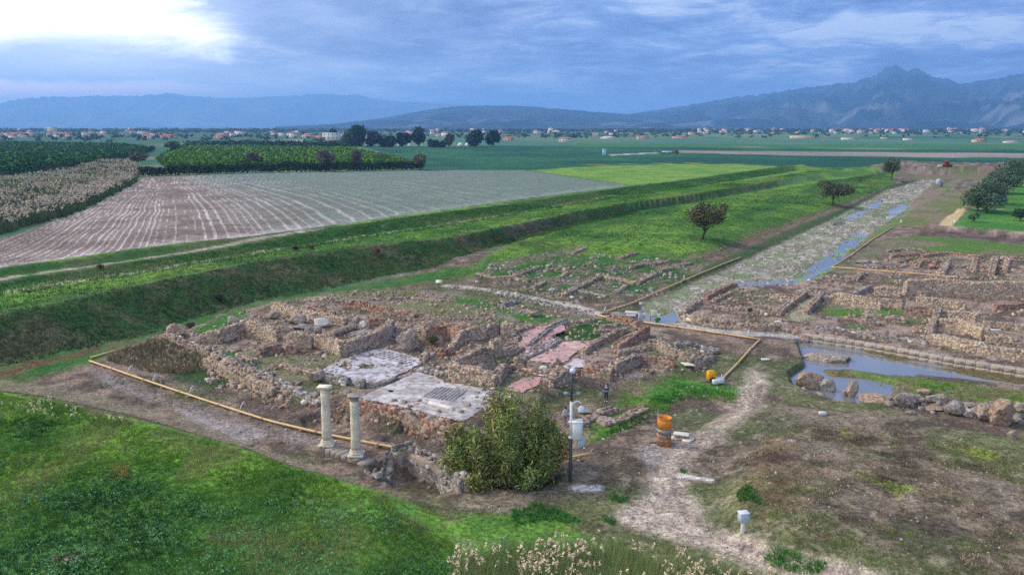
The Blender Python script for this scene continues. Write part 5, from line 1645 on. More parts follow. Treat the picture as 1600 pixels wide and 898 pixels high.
# ------------------------------------------------------------------ people
def person(lab, u, v, H, heading, top_m, leg_m, shoe_m, hairlong, armbend):
    p = G1(u, v)
    s = H / 1.72
    t = thing('person', lab, 'person', p, None, heading)
    # one vertex per joint: x sideways, y forwards
    J, E, R = [], [], []

    def j(x, y, z, r, par=None):
        J.append((x * s, y * s, z * s))
        R.append(r * s)
        if par is not None:
            E.append((par, len(J) - 1))
        return len(J) - 1
    pel = j(0, 0, .95, .125)
    wa = j(0, .01, 1.10, .115, pel)
    ch_ = j(0, .0, 1.30, .14, wa)
    nk = j(0, .0, 1.45, .06, ch_)
    hd0 = j(0, .02, 1.54, .075, nk)
    hd1 = j(0, .02, 1.64, .095, hd0)
    j(0, .01, 1.70, .07, hd1)
    j(0, .12, 1.59, .02, hd0)                              # nose
    for sx in (-1, 1):
        hip = j(.09 * sx, 0, .88, .09, pel)
        kn = j(.10 * sx, .02 + .03 * sx, .48, .06, hip)
        an = j(.10 * sx, -.02 + .03 * sx, .09, .042, kn)
        j(.11 * sx, .13 + .03 * sx, .035, .036, an)
        shd = j(.17 * sx, 0, 1.38, .06, ch_)
        elb = j(.23 * sx, -.02, 1.12, .043, shd)
        if armbend:
            wr = j(.14 * sx, .20, 1.10, .03, elb)
            d_ = (-.4 * sx, .6, .2)
        else:
            wr = j(.24 * sx, .06, .88, .03, elb)
            d_ = (0, .15, -1)
        dn = np.array(d_) / np.linalg.norm(d_)
        pm_ = np.array(J[wr]) / s + dn * .06
        palm = j(*pm_, .028, wr)
        for k in range(4):
            q = pm_ + np.array([0, (k - 1.5) * .018, 0]) + dn * .03
            a_ = j(*q, .010, palm)
            q2 = q + dn * (.055, .065, .06, .045)[k] + np.array([-.012 * sx, 0, 0])
            j(*q2, .008, a_)
        j(*(pm_ + np.array([-.02 * sx, .045, 0]) + dn * .02), .010, palm)

    def skin(name, mt, keep=None, grow=0.0, sub=1):
        idx_ = list(range(len(J))) if keep is None else keep
        mp_ = {a: i for i, a in enumerate(idx_)}
        me_ = bpy.data.meshes.new(name)
        me_.from_pydata([J[a] for a in idx_], [(mp_[a], mp_[b]) for a, b in E if a in mp_ and b in mp_], [])
        o_ = bpy.data.objects.new(name, me_)
        COL.objects.link(o_)
        o_.parent = t
        md = o_.modifiers.new('skin', 'SKIN')
        for a in idx_:
            me_.skin_vertices[0].data[mp_[a]].radius = (R[a] + grow, R[a] * .86 + grow)
        me_.skin_vertices[0].data[0].use_root = True
        sb = o_.modifiers.new('sub', 'SUBSURF')
        sb.levels = sb.render_levels = sub
        me_.materials.append(M[mt])
        for pl_ in me_.polygons:
            pl_.use_smooth = True
        return o_
    bo = skin('body', 'skin')
    nleg = 24 // 2
    legs, arms, feet = [], [], []
    base = 8
    per = (len(J) - base) // 2
    for sgi in range(2):
        b0 = base + per * sgi
        legs += [b0, b0 + 1, b0 + 2]
        feet += [b0 + 2, b0 + 3]
        arms += [b0 + 4, b0 + 5, b0 + 6]
    skin('jacket' if top_m == 'jacket' else 'shirt', top_m, [0, 1, 2] + arms, .018 * s)
    skin('trousers', leg_m, [0] + legs, .015 * s)
    for sgi in range(2):
        skin('shoe', shoe_m, [base + per * sgi + 2, base + per * sgi + 3], .014 * s)
    hb_ = MB()
    V, F = ico(2)
    V = V.copy()
    q = V * np.array([.108, .112, .115])
    q[:, 1] -= .012
    q[:, 2] += 1.655
    m_ = ~((V[:, 1] > .25) & (V[:, 2] < .45))
    q[~m_, 1] -= .05
    if hairlong:
        lowk = (V[:, 1] < .1) & (V[:, 2] < -.1)
        q[lowk, 2] -= .24
        q[lowk, 1] -= .02
    hb_.raw(q * s, F)
    hb_.build('hair', M['hair'], t, True)
    return t


person('woman with long dark hair in blue jacket and navy trousers standing on dirt', 947, 627, 1.72, 2.6, 'jacket', 'jeans', 'shoe', True, True)
person('person in pale blue shirt and mauve trousers standing behind the mast', 883, 665, 1.72, 0.5, 'shirt', 'mauve', 'shoe2', False, False)


# ------------------------------------------------------------------ vehicles and machines
def tractor(lab, p, yaw, m='red', s=1.0):
    t = thing('tractor', lab, 'tractor', p, None, yaw)
    part(t, 'body', m, lambda b: (b.box((1.0 * s, 0, 1.2 * s), (2.0 * s, .9 * s, .8 * s), bev=.1), b.box((-.5 * s, 0, 1.1 * s), (1.4 * s, 1.2 * s, .5 * s), bev=.08)))
    part(t, 'cabin', 'glass', lambda b: b.box((-.45 * s, 0, 1.95 * s), (1.3 * s, 1.3 * s, 1.2 * s), bev=.06))
    part(t, 'roof', m, lambda b: b.box((-.45 * s, 0, 2.62 * s), (1.7 * s, 1.6 * s, .18 * s), bev=.06))
    for x_, y_, r_ in ((-.7, .85, .8), (-.7, -.85, .8), (1.6, .7, .48), (1.6, -.7, .48)):
        w_ = part(t, 'wheel', 'tyre', lambda b: b.lathe([(r_ * s * .55, -.2), (r_ * s * .95, -.2), (r_ * s, -.12), (r_ * s, .12), (r_ * s * .95, .2), (r_ * s * .55, .2)], 18))
        w_.matrix_local = Matrix.Translation((x_ * s, y_ * s, r_ * s)) @ Matrix.Rotation(math.pi / 2, 4, 'X')
        h_ = part(w_, 'hub', m, lambda b: b.lathe([(r_ * s * .5, -.21), (r_ * s * .5, .21)], 12))
    return t


tractor('red machine parked beyond the head of the flooded street', G1(1479, 268), .2, s=1.15)
tractor('tiny red tractor working on the far brown strip', PZ(1056, 240, FZ).tolist() + [FZ], 3.0, s=1.2)
q = PZ(1042, 240, FZ)
tr = thing('field_trailer', 'white flat trailer left of the tiny red tractor', 'trailer', (*q, FZ))
part(tr, 'bed', 'white', lambda b: b.box((0, 0, 1.3), (7.5, 2.4, 1.1), bev=.1))
for x_ in (-2.4, 2.4):
    part(tr, 'wheel', 'tyre', lambda b: b.lathe([(.5, -1.3), (.5, 1.3)], 14)).matrix_local = Matrix.Translation((x_, 0, .5)) @ Matrix.Rotation(math.pi / 2, 4, 'X')
q = PZ(944, 243, FZ)
bo_ = thing('field_booth', 'pale turquoise booth standing in the dark green crop', 'booth', (*q, FZ))
part(bo_, 'wall', 'teal', lambda b: b.box((0, 0, 2.2), (2.4, 2.4, 4.4), bev=.1))
part(bo_, 'roof', 'white', lambda b: b.box((0, 0, 4.5), (2.9, 2.9, .3), bev=.1))
q = G1(1466, 288)
tn = thing('water_tank', 'pale grey tank at the head of the flooded street', 'water tank', q)
part(tn, 'tank', 'greybox', lambda b: b.lathe([(.9, 0), (1.0, .1), (1.0, 1.9), (.9, 2.1), (.3, 2.25)], 16))
part(tn, 'lid', 'white', lambda b: b.lathe([(.35, 2.2), (.35, 2.35)], 12))
q = G1(1471, 292)
pw = thing('dark_post', 'short dark post right of the pale grey tank', 'post', q)
part(pw, 'shaft', 'pole', lambda b: b.tube([(0, 0, -.2), (0, 0, 2.2)], .3, 10))
part(pw, 'cap', 'steel', lambda b: b.lathe([(.34, 2.2), (.34, 2.4)], 10))
q = G1(1600, 287)
cr = thing('parked_car', 'white car half cut off at the right edge behind trees', 'car', q)
part(cr, 'body', 'white', lambda b: b.box((0, 0, .75), (4.3, 1.75, .75), bev=.2))
part(cr, 'cabin', 'glass', lambda b: b.box((-.2, 0, 1.3), (2.3, 1.5, .55), bev=.2))
part(cr, 'roof', 'white', lambda b: b.box((-.25, 0, 1.57), (1.9, 1.4, .1), bev=.05))
for x_, y_ in ((-1.3, .8), (-1.3, -.8), (1.3, .8), (1.3, -.8)):
    w_ = part(cr, 'wheel', 'tyre', lambda b: b.lathe([(.33, -.1), (.33, .1)], 14))
    w_.matrix_local = Matrix.Translation((x_, y_, .33)) @ Matrix.Rotation(math.pi / 2, 4, 'X')
for k, (u, w_px) in enumerate([(578, 12), (600, 5), (625, 8), (640, 5), (719, 8), (730, 7)]):
    q = PZ(u, 227.5, FZ)
    d_ = q[1] / FPX
    lab = ['largest white plastic mound at the field edge under the tall trees', 'small white plastic mound just right of the largest', 'white plastic mound under the middle trees, larger of the pair', 'white plastic mound under the middle trees, smaller of the pair',
           'left white plastic mound by the roundish right-hand trees', 'right white plastic mound by the roundish right-hand trees'][k]
    V, F = ico(2)
    ob = mk('plastic_mound', V * np.array([w_px * d_ / 2, 4, 3.2]) * 1.0, F, M['white'], smooth=True)
    ob.location = (q[0], q[1], FZ)
    tag(ob, lab, 'plastic mound', 'white plastic mounds at the field edge')


# ------------------------------------------------------------------ trees and shrubs
def crown_points(n, rad, c, seed, clumps=14, tight=.42, hollow=.35):
    r = np.random.default_rng(seed)
    d = r.normal(size=(clumps, 3))
    d /= np.linalg.norm(d, axis=1, keepdims=True)
    d *= r.uniform(hollow, 1.0, (clumps, 1)) ** .6
    d[:, 2] = np.where(d[:, 2] < -.55, d[:, 2] * .6, d[:, 2])
    k = r.integers(0, clumps, n)
    sz = r.uniform(.6, 1.2, clumps)[k][:, None]
    g = r.normal(size=(n, 3))
    g /= np.maximum(np.linalg.norm(g, axis=1, keepdims=True), .3) / 1.0
    g *= r.uniform(.2, 1, (n, 1)) ** .5
    P = (d[k] * .72 + g * tight * sz) * np.array(rad) + np.array(c)
    return P, k, d * .72 * np.array(rad) + np.array(c)


def tree(name, lab, loc, H, W_, colr, seed, cat='tree', group=None, trunk=.3, n=900, leaf=.35, lean=0.0, D=None, clumps=16, tight=.42, cvar=.3, limbs=6, elong=1.7, colr2=None):
    loc = np.asarray(loc, float)
    t = thing(name, lab, cat, loc, group)
    cz = H * (trunk + (1 - trunk) / 2)
    rad = (W_ / 2, (D or W_) / 2, H * (1 - trunk) / 2)
    P, k, cc = crown_points(n, rad, (lean * H, 0, cz), seed, clumps, tight)
    b = MB()
    th = H * max(trunk, .1)
    tr_ = max(.06, H * .026)
    b.tube([(0, 0, -.3), (lean * H * .25, 0, th * .5), (lean * H * .6, .02, th), (lean * H, 0, cz)], [tr_ * 1.35, tr_, tr_ * .8, tr_ * .3], 7)
    for q in cc[:limbs]:
        s0 = np.array([lean * H * .6, .02, th * .9])
        m_ = (s0 + q) / 2 + np.array([0, 0, -.05 * H])
        b.tube([s0, m_, q], [tr_ * .55, tr_ * .35, tr_ * .12], 5)
    b.build('trunk', M['bark'], t)
    r = np.random.default_rng(seed + 1)
    tint = r.uniform(.75, 1.25, clumps)[k][:, None]
    c = np.asarray(colr)[None] * tint
    if colr2 is not None:
        mk_ = (r.random(clumps) < .35)[k]
        c = np.where(mk_[:, None], np.asarray(colr2)[None] * tint, c)
    V, F, C = leaves(P, leaf, c, cvar, elong)
    mk('crown', V, F, M['leaf'], t, col=C)
    return t


def at_px(u, v, z=None):
    if z is None:
        return G1(u, v)
    q = PZ(u, v, z)
    return np.array([q[0], q[1], z])


OLV = A(66, 72, 44)
def ptree(name, lab, u, v, wpx, hpx, colr, seed, **k):
    z = k.pop('z', None)
    p = at_px(u, v, z)
    s = pxm(p)
    return tree(name, lab, p, hpx / s * 1.03, wpx / s, colr, seed, **k)


ptree('lone_tree', 'lone dark leaning tree on the green terrace left of the street', 1097, 374, 66, 64, A(88, 88, 60), 501, trunk=.20, n=4200, leaf=.34, lean=.10, clumps=26, tight=.42, colr2=A(74, 68, 46))
ptree('spreading_tree', 'wide umbrella-shaped dark tree on the bank by the street', 1301, 321, 62, 40, A(76, 78, 56), 502, trunk=.26, n=3000, leaf=.42, clumps=20, tight=.46)
ptree('round_tree', 'round dark tree at the far head of the flooded street', 1393, 281, 32, 35, A(72, 82, 56), 503, trunk=.22, n=1800, leaf=.5, clumps=16, tight=.45)
for k, (u, v, w, h, lab) in enumerate([(1541, 333, 52, 40, 'nearest big olive tree of the row beside the visitor path'), (1553, 318, 46, 36, 'second olive tree of the row beside the visitor path'), (1566, 302, 44, 34, 'third olive tree of the row, where it bends to the right'),
                                       (1581, 292, 40, 34, 'fourth olive tree of the row near the white car'), (1597, 282, 42, 32, 'farthest olive tree of the row at the right edge'), (1528, 329, 36, 30, 'low olive tree leaning over the visitor path')]):
    ptree('olive_tree', lab, u, v, w * 1.2, h * 1.22, A(74, 90, 70), 510 + k, trunk=.06, n=3400, leaf=.42, clumps=20, tight=.5, group='olive trees beside the visitor path')
ptree('round_shrub', 'small rounded bush on the lawn beside the path', 1522, 347, 20, 17, A(74, 96, 66), 520, trunk=.08, n=900, leaf=.22, cat='shrub')
ptree('dark_shrub', 'dark bush on the lawn cut by the right edge', 1594, 345, 32, 22, A(44, 66, 36), 521, trunk=.06, n=1200, leaf=.26, cat='shrub')

# big tamarisk by the mast: several stems, feathery sprays
pb3 = at_px(795, 768, -.2)
bush = thing('tamarisk_bush', 'huge feathery olive-green bush in the pit beside the mast', 'bush', pb3)
s_ = pxm(pb3)
P = []
stems = MB()
for k in range(64):
    a = rng.uniform(0, 2 * np.pi)
    r0 = rng.uniform(0, 1) ** .6
    hx, hy = r0 * math.cos(a), r0 * math.sin(a)
    topz = (7.7 - 4.7 * r0 ** 2.2) * rng.uniform(.74, 1.03)
    end = np.array([hx * 4.8, hy * 3.8, max(topz, 1.5)])
    st_ = np.array([hx * 1.0, hy * 1.0, 0])
    mid_ = (st_ + end) / 2 + np.array([hx * .5, hy * .5, -.1 * topz])
    stems.tube([st_, mid_, end], [.08, .05, .015], 5)
    m_ = 520
    tt = rng.uniform(.25, 1.03, m_) ** .8
    q = (1 - tt)[:, None] ** 2 * st_ + (2 * tt * (1 - tt))[:, None] * mid_ + (tt ** 2)[:, None] * end
    q = q + rng.normal(0, 1, (m_, 3)) * (.50 - .26 * tt)[:, None]
    q[:, 2] = np.maximum(q[:, 2], .15)
    P.append((q, k))
stems.build('trunk', M['bark'], bush)
cols = np.array([A(106, 112, 62), A(120, 122, 70), A(92, 106, 58), A(128, 116, 70), A(112, 124, 68)])
Pq = np.vstack([q for q, k in P])
Cq = np.vstack([np.tile(cols[k % 5] * rng.uniform(.8, 1.2), (len(q), 1)) for q, k in P])
V, F, C = leaves(Pq, .11, Cq, .4, 3.4)
mk('crown', V, F, M['leaf'], bush, col=C)

# bare and rusty bushes along the hedge and banks
for u, v, w, h, c, lab in [(508, 268, 34, 33, A(98, 88, 82), 'grey leafless round tree standing in the dark hedge, wider one'), (557, 267, 22, 31, A(96, 84, 82), 'grey leafless round tree right of the wider one in the hedge'),
                           (656, 266, 25, 27, A(92, 96, 66), 'olive round tree at the right end of the dark hedge'), (395, 262, 26, 24, A(86, 84, 74), 'grey leafless tree poking out of the hedge near its left third'), (596, 252, 26, 12, A(98, 96, 78), 'low grey-brown scrub between hedge and dark green crop'),
                           (270, 242, 30, 22, A(78, 88, 62), 'grey-green tree at the gap between the two orchards'), (215, 262, 34, 26, A(84, 88, 66), 'scrubby tree at the top of the reed bed')]:
    ptree('bare_tree' if 'leafless' in lab else 'scrub_tree', lab, u, v, w, h, c, int(u), z=FZ, trunk=.25, n=1500, leaf=.55, clumps=20, tight=.4, elong=2.4)
for u, v, w, h, c, lab in [(157, 421, 13, 9, A(98, 84, 56), 'small brown bush on the levee left of the field corner'), (588, 398, 12, 11, A(108, 62, 50), 'small rusty red bush on the top of the dark bank'), (463, 391, 13, 8, A(86, 68, 56), 'brownish bush on the levee track'), (486, 389, 11, 7, A(104, 78, 56), 'tiny rusty bush right of the brownish one'),
                           (778, 379, 14, 9, A(92, 70, 56), 'reddish scrub on the bank above the footings'), (345, 472, 16, 12, A(70, 62, 56), 'dark tuft of scrub low on the bank'), (298, 514, 14, 13, A(100, 78, 72), 'pinkish dry bush beside the corner boulder'), (676, 540, 24, 26, A(84, 84, 52), 'dry grassy bush in the collapsed hollow'),
                           (1027, 503, 10, 9, A(84, 130, 70), 'small bright green plant by the info board'), (1345, 285, 20, 8, A(66, 64, 50), 'dark low scrub on the bank below the round tree'), (800, 376, 16, 6, A(70, 60, 50), 'flat brown scrub beside the reddish scrub'), (1172, 488, 8, 8, A(58, 92, 46), 'small green plant on the low double course'),
                           (714, 700, 16, 14, A(98, 84, 60), 'dry brown bush at the corner of the pit wall')]:
    ptree('low_bush', lab, u, v, w, h, c, int(u + v), trunk=.02, n=420, leaf=.16, clumps=9, cat='bush', limbs=3, group='small bushes on the banks')

# tall trees along the far field edge
EUC = A(50, 72, 56)
for k, (u, vb, w, h, c, lab) in enumerate([(546, 229, 28, 34, EUC, 'broad dark eucalyptus right of the white apartment block'), (561, 229, 22, 36, A(34, 60, 50), 'tallest dark eucalyptus of the group by the apartment block'), (552, 229, 16, 22, A(74, 58, 54), 'brownish tree in front of the two tall eucalyptus'),
                                           (583, 229, 18, 26, A(58, 54, 50), 'brown-topped tree left of the dark middle group'), (598, 230, 24, 24, A(34, 50, 46), 'wide dark tree in the middle group'), (610, 230, 18, 20, A(40, 56, 48), 'lower dark tree ending the middle group'), (630, 229, 20, 27, A(38, 58, 50), 'dark tree above the pair of white mounds'),
                                           (655, 229, 22, 30, A(34, 56, 48), 'single tall dark tree right of the middle mounds'), (702, 228, 12, 20, A(76, 76, 60), 'slim brownish tree between the dark trees'), (742, 229, 28, 29, A(40, 62, 48), 'broad dark tree above the right-hand mounds'), (771, 229, 22, 27, A(36, 58, 48), 'last tall dark tree at the right of the field edge'),
                                           (522, 221, 14, 20, A(56, 66, 48), 'palm-like tree in front of the white apartment block'), (676, 230, 18, 14, A(44, 62, 52), 'low dark tree between tall ones'), (690, 230, 14, 10, A(40, 64, 50), 'lowest dark bushy tree of the field edge')]):
    ptree('tall_tree', lab, u, vb, w * 1.12, h * .92, c, 600 + k, z=FZ, trunk=-.08, n=2000, leaf=1.7, clumps=13, tight=.52, group='tall trees along the far field edge')

# hedge in front of the second orchard and along the first
def hedge(lab, pts, w, h, colr, n, leaf, z=FZ):
    q = PL(pts, z)
    S = np.concatenate([[0], np.cumsum(np.linalg.norm(np.diff(q, axis=0), axis=1))])
    t = thing('hedge', lab, 'hedge', (*q[0], z))
    s_ = rng.uniform(0, S[-1], n)
    lump = .75 + .5 * fbm(s_, s_ * 0, 5.0, 2, 61)
    x, y = np.interp(s_, S, q[:, 0]) - q[0, 0], np.interp(s_, S, q[:, 1]) - q[0, 1]
    g = rng.normal(size=(n, 3))
    g /= np.linalg.norm(g, axis=1, keepdims=True)
    g *= rng.uniform(.55, 1, (n, 1))
    P_ = np.column_stack([x + g[:, 0] * w / 2, y + g[:, 1] * w / 2, h * lump * (.5 + .48 * g[:, 2])])
    V, F, C = leaves(P_, leaf, colr, .3)
    f_ = mk('foliage', V, F, M['leaf'], t, col=C)
    f_['kind'] = 'stuff'
    b = MB()
    for s0 in np.arange(1, S[-1], 4.0):
        xx, yy = np.interp(s0, S, q[:, 0]) - q[0, 0], np.interp(s0, S, q[:, 1]) - q[0, 1]
        b.tube([(xx, yy, -.2), (xx, yy, h * .6)], .1, 5)
    b.build('stems', M['bark'], t)['kind'] = 'stuff'


hedge('long dark clipped hedge bordering the top of the ploughed field', [(218, 276), (300, 273), (400, 270), (500, 268.5), (600, 266.5), (660, 265)], 4.0, 4.6, A(34, 56, 36), 15000, .55)
hedge('dark hedge edge of the left orchard above the reed bed', [(-60, 283), (40, 274), (100, 266), (170, 254), (215, 243), (240, 235)], 5.0, 4.2, A(32, 62, 34), 11000, .6)
hedge('dark windbreak row behind the second orchard', [(290, 229), (400, 229), (500, 231), (540, 233)], 8.0, 7.0, A(34, 56, 44), 5000, 1.3)
hedge('pale grassy hedge slanting up from the right hedge end', [(655, 259), (600, 248), (560, 239), (530, 233)], 5.0, 3.0, A(88, 108, 66), 6000, .6)

# orchards: the nearest trees one by one, the rest as a mass
def orchard(group, lab, poly, row, gap, ang, h, w, colr, nmax, seed):
    p = PL(poly, FZ)
    c = p.mean(0)
    R_ = 1200
    ca, sa = math.cos(ang), math.sin(ang)
    ii, jj = np.meshgrid(np.arange(-R_, R_, row), np.arange(-R_, R_, gap))
    x, y = c[0] + ii.ravel() * ca - jj.ravel() * sa, c[1] + ii.ravel() * sa + jj.ravel() * ca
    x = x + rng.normal(0, .35, x.shape)
    y = y + rng.normal(0, .35, x.shape)
    ok = sdist(x, y, p) > 1.5
    x, y = x[ok], y[ok]
    o_ = np.argsort(np.hypot(x, y))
    x, y = x[o_], y[o_]
    protos = []
    for k in range(4):
        P_, kk, _ = crown_points(150, (w / 2, w / 2, h * .42), (0, 0, h * .56), seed + k, 9, .5)
        V, F, C = leaves(P_, w * .27, np.asarray(colr), .3)
        protos.append((V, F, C))
    hh = hgt(x, y)
    first = None
    for k in range(min(nmax, len(x))):
        if k < 4:
            t = thing('orchard_tree', lab, 'orchard tree', (x[k], y[k], hh[k]), group)
            cr_ = mk('crown', *protos[k][:2], M['leaf'], t, col=protos[k][2])
            b = MB()
            b.tube([(0, 0, -.2), (0, 0, h * .55)], .12, 5)
            tk_ = b.build('trunk', M['bark'], t)
            first = (first or []) + [(t, cr_, tk_)]
        else:
            t0, c0_, k0_ = first[k % 4]
            t = t0.copy()
            COL.objects.link(t)
            t.location = (x[k], y[k], hh[k])
            for s0 in (c0_, k0_):
                s1 = s0.copy()
                COL.objects.link(s1)
                s1.parent = t
        q = rng.uniform(.8, 1.18)
        t.rotation_euler = (0, 0, rng.uniform(0, 6.28))
        t.scale = (q, q, q * rng.uniform(.9, 1.1))
    Vs, Fs, Cs, n_ = [], [], [], 0
    for k in range(nmax, len(x)):
        d_ = math.hypot(x[k], y[k])
        m_ = 26 if d_ < 500 else 14
        P_, kk, _ = crown_points(m_, (w / 2, w / 2, h * .42), (x[k], y[k], hh[k] + h * .52), seed + 50 + k % 40, 6, .55)
        V, F, C = leaves(P_, w * .5 if m_ > 20 else w * .68, np.asarray(colr) * rng.uniform(.8, 1.2), .25)
        Vs.append(V)
        Fs.append(F + n_)
        Cs.append(C)
        n_ += len(V)
    if Vs:
        tag(mk('orchard_trees_beyond', np.vstack(Vs), np.vstack(Fs), M['leaf'], col=np.vstack(Cs)), 'rows of orchard trees farther back, behind the ' + group, 'orchard', None, 'stuff')


orchard('nearest trees of the left orchard', 'dark green fruit tree in the rows of the left orchard', [(-90, 284), (100, 264), (215, 241), (234, 234), (200, 229), (0, 224.5), (-120, 224)], 5.6, 4.6, .35, 3.6, 4.3, A(48, 88, 36), 170, 700)
orchard('nearest trees of the middle orchard', 'yellow-green fruit tree in the rows behind the dark hedge', [(255, 268), (400, 264), (560, 262), (640, 259), (600, 247), (545, 236), (400, 233), (280, 233), (245, 250)], 5.6, 4.6, .1, 3.6, 4.3, A(80, 112, 34), 130, 740)

# ------------------------------------------------------------------ reeds
def reeds(name, lab, pts, n, h, colr, plume_col, plume_frac, lw=.03, z=None, psize=.35):
    p = PL(pts, FZ) if z is None else PL(pts, z)
    lo, hi = p.min(0), p.max(0)
    q = rng.uniform(lo, hi, (n * 4, 2))
    q = q[sdist(q[:, 0], q[:, 1], p) + (fbm(q[:, 0], q[:, 1], 4, 3, 71) - .5) * 3 > 0][:n]
    zz = hgt(q[:, 0], q[:, 1])
    hl = h * (.6 + .7 * fbm(q[:, 0], q[:, 1], 6, 3, 72))
    P_ = np.column_stack([q, zz])
    V, F = blades(P_, hl, np.full(len(q), lw), 9, np.full(len(q), h * .14), .45)
    tint = mixc(fbm(q[:, 0], q[:, 1], 5, 3, 73) * 1.6 - .3, np.asarray(colr[0]), np.asarray(colr[1])) * rng.uniform(.7, 1.25, (len(q), 1))
    C = np.repeat(tint, 27, 0)
    k = rng.random(len(q)) < plume_frac * np.clip((fbm(q[:, 0], q[:, 1], h * 2.2, 3, 74) - .34) * 7, .15, 2.2)
    base = np.column_stack([q[k] + rng.normal(0, .1, (k.sum(), 2)), (zz + hl * 1.02)[k]])
    m_ = 9
    pts_ = np.repeat(base, m_, 0)
    tt = rng.uniform(-.7, .7, len(pts_))
    ln = np.repeat(rng.normal(0, .25, (len(base), 2)), m_, 0)
    pts_ = pts_ + np.column_stack([ln * tt[:, None] * psize * 2 + rng.normal(0, psize * .16, (len(pts_), 2)), tt * psize])
    V2, F2, C2 = leaves(pts_, psize * .42, np.asarray(plume_col), .2, 2.0)
    ob = mk(name, np.vstack([V, V2]), np.vstack([F, F2 + len(V)]), M['leaf'], col=np.vstack([C, C2]))
    tag(ob, lab, 'reeds', None, 'stuff')


reeds('reed_bed', 'wide bed of pale plumed reeds between orchard and ploughed field', [(-60, 300), (30, 284), (100, 272), (160, 258), (200, 254), (220, 266), (214, 282), (160, 310), (110, 334), (40, 356), (-60, 384)], 9000, 2.8, (A(70, 92, 56), A(112, 110, 82)), A(172, 158, 134), .24, .05, None, .7)
reeds('reed_fringe', 'green reed fringe along the left edge of the ploughed field', [(-60, 352), (40, 332), (120, 306), (200, 278), (216, 284), (160, 314), (100, 340), (0, 366), (-60, 384)], 3500, 2.6, (A(52, 78, 44), A(84, 94, 62)), A(186, 170, 150), .2, .05, None, .7)
reeds('foreground_reeds', 'plumed reeds along the bottom edge of the picture', [(722, 880), (760, 858), (830, 850), (920, 852), (1010, 862), (1080, 878), (1150, 900), (1220, 930), (1100, 1000), (760, 1000), (700, 930)], 2600, 1.35, (A(112, 136, 76), A(150, 146, 108)), A(196, 176, 146), .30, .014, 1.6, .24)
reeds('pale_tall_grass', 'patch of pale seeding grass at the left edge of the foreground', [(-20, 628), (60, 632), (150, 652), (205, 664), (190, 674), (110, 664), (20, 650), (-20, 646)], 260, .7, (A(88, 124, 50), A(110, 130, 66)), A(190, 182, 140), .16, .012, 2.4, .22)
reeds('dry_brushwood', 'grey-brown brushwood and reeds inside the left pipe corner', [(168, 560), (190, 545), (232, 530), (290, 540), (320, 560), (330, 572), (280, 582), (220, 578)], 1300, .7, (A(104, 104, 72), A(140, 124, 100)), A(158, 138, 118), .12, .02, .2, .2)

# ------------------------------------------------------------------ grasses and weeds
def scatter(pts, dens, z=None, mask=None, edge=.5):
    p = GZ(pts)[:, :2] if z is None else PL(pts, z)
    lo, hi = p.min(0), p.max(0)
    n = int(np.prod(hi - lo) * dens)
    q = rng.uniform(lo, hi, (n, 2))
    k = sdist(q[:, 0], q[:, 1], p) + (fbm(q[:, 0], q[:, 1], 2.2, 3, 81) - .5) * 4 * edge > 0
    q = q[k]
    if mask is not None:
        q = q[mask(q[:, 0], q[:, 1]) > rng.random(len(q))]
    return np.column_stack([q, hgt(q[:, 0], q[:, 1])])


def grassy(name, lab, P, h, w, nb, spread, cols, lean=.6, hvar=.8, kind='stuff', cn=3.0, sd=91):
    f = fbm(P[:, 0], P[:, 1], cn, 3, sd)
    H = h * (.5 + hvar * f) * rng.uniform(.7, 1.2, len(P))
    V, F = blades(P, H, np.full(len(P), w), nb, np.full(len(P), spread), lean)
    t = np.clip((fbm(P[:, 0], P[:, 1], cn * 1.7, 4, sd + 5) - .32) / .36, 0, 1) * (len(cols) - 1)
    cols = np.array(cols)
    i0 = np.minimum(t.astype(int), len(cols) - 2)
    c = cols[i0] * (1 - (t - i0))[:, None] + cols[i0 + 1] * (t - i0)[:, None]
    c = np.minimum(c * rng.uniform(.8, 1.5, (len(P), 1)), .7)
    ob = mk(name, V, F, M['grass'], col=np.repeat(c, nb * 3, 0))
    return tag(ob, lab, 'grass', None, kind)


FGP = [(-60, 606), (0, 612), (140, 642), (300, 680), (420, 722), (560, 764), (640, 786), (700, 804), (740, 830), (800, 850), (900, 900), (900, 935), (-60, 935)]
P = scatter(FGP, 42, 2.6)
grassy('foreground_grass', 'lush bright grass covering the slope in the foreground', P, .26, .022, 6, .16, [A(52, 84, 40), A(68, 102, 42), A(88, 120, 46), A(104, 128, 54), A(126, 128, 80)])
# broad-leaved weeds in the near grass
P = scatter([(-60, 720), (120, 724), (260, 760), (420, 780), (560, 800), (720, 830), (760, 870), (840, 935), (-60, 935)], 9, 2.6, lambda x, y: np.clip((fbm(x, y, 2.5, 4, 83) - .36) * 3, 0, .7))
n_ = len(P)
k_ = 7
aa = rng.uniform(0, 6.28, (n_, k_))
rr2 = rng.uniform(.04, .24, (n_, k_))
L_ = np.stack([P[:, None, 0] + rr2 * np.cos(aa), P[:, None, 1] + rr2 * np.sin(aa), P[:, None, 2] + rng.uniform(.1, .34, (n_, k_))], -1).reshape(-1, 3)
wc = np.repeat(mixc(fbm(P[:, 0], P[:, 1], 2.5, 3, 84) * 1.8 - .4, np.array(A(56, 98, 52)), np.array(A(92, 134, 86))) * rng.uniform(.75, 1.25, (n_, 1)), k_, 0)
V, F, C = leaves(L_, .10, wc, .3, 1.5, flat=0.0)
tag(mk('broadleaf_weeds', V, F, M['leaf'], col=C), 'bluish broad-leaved weeds in the near grass', 'weeds', None, 'stuff')
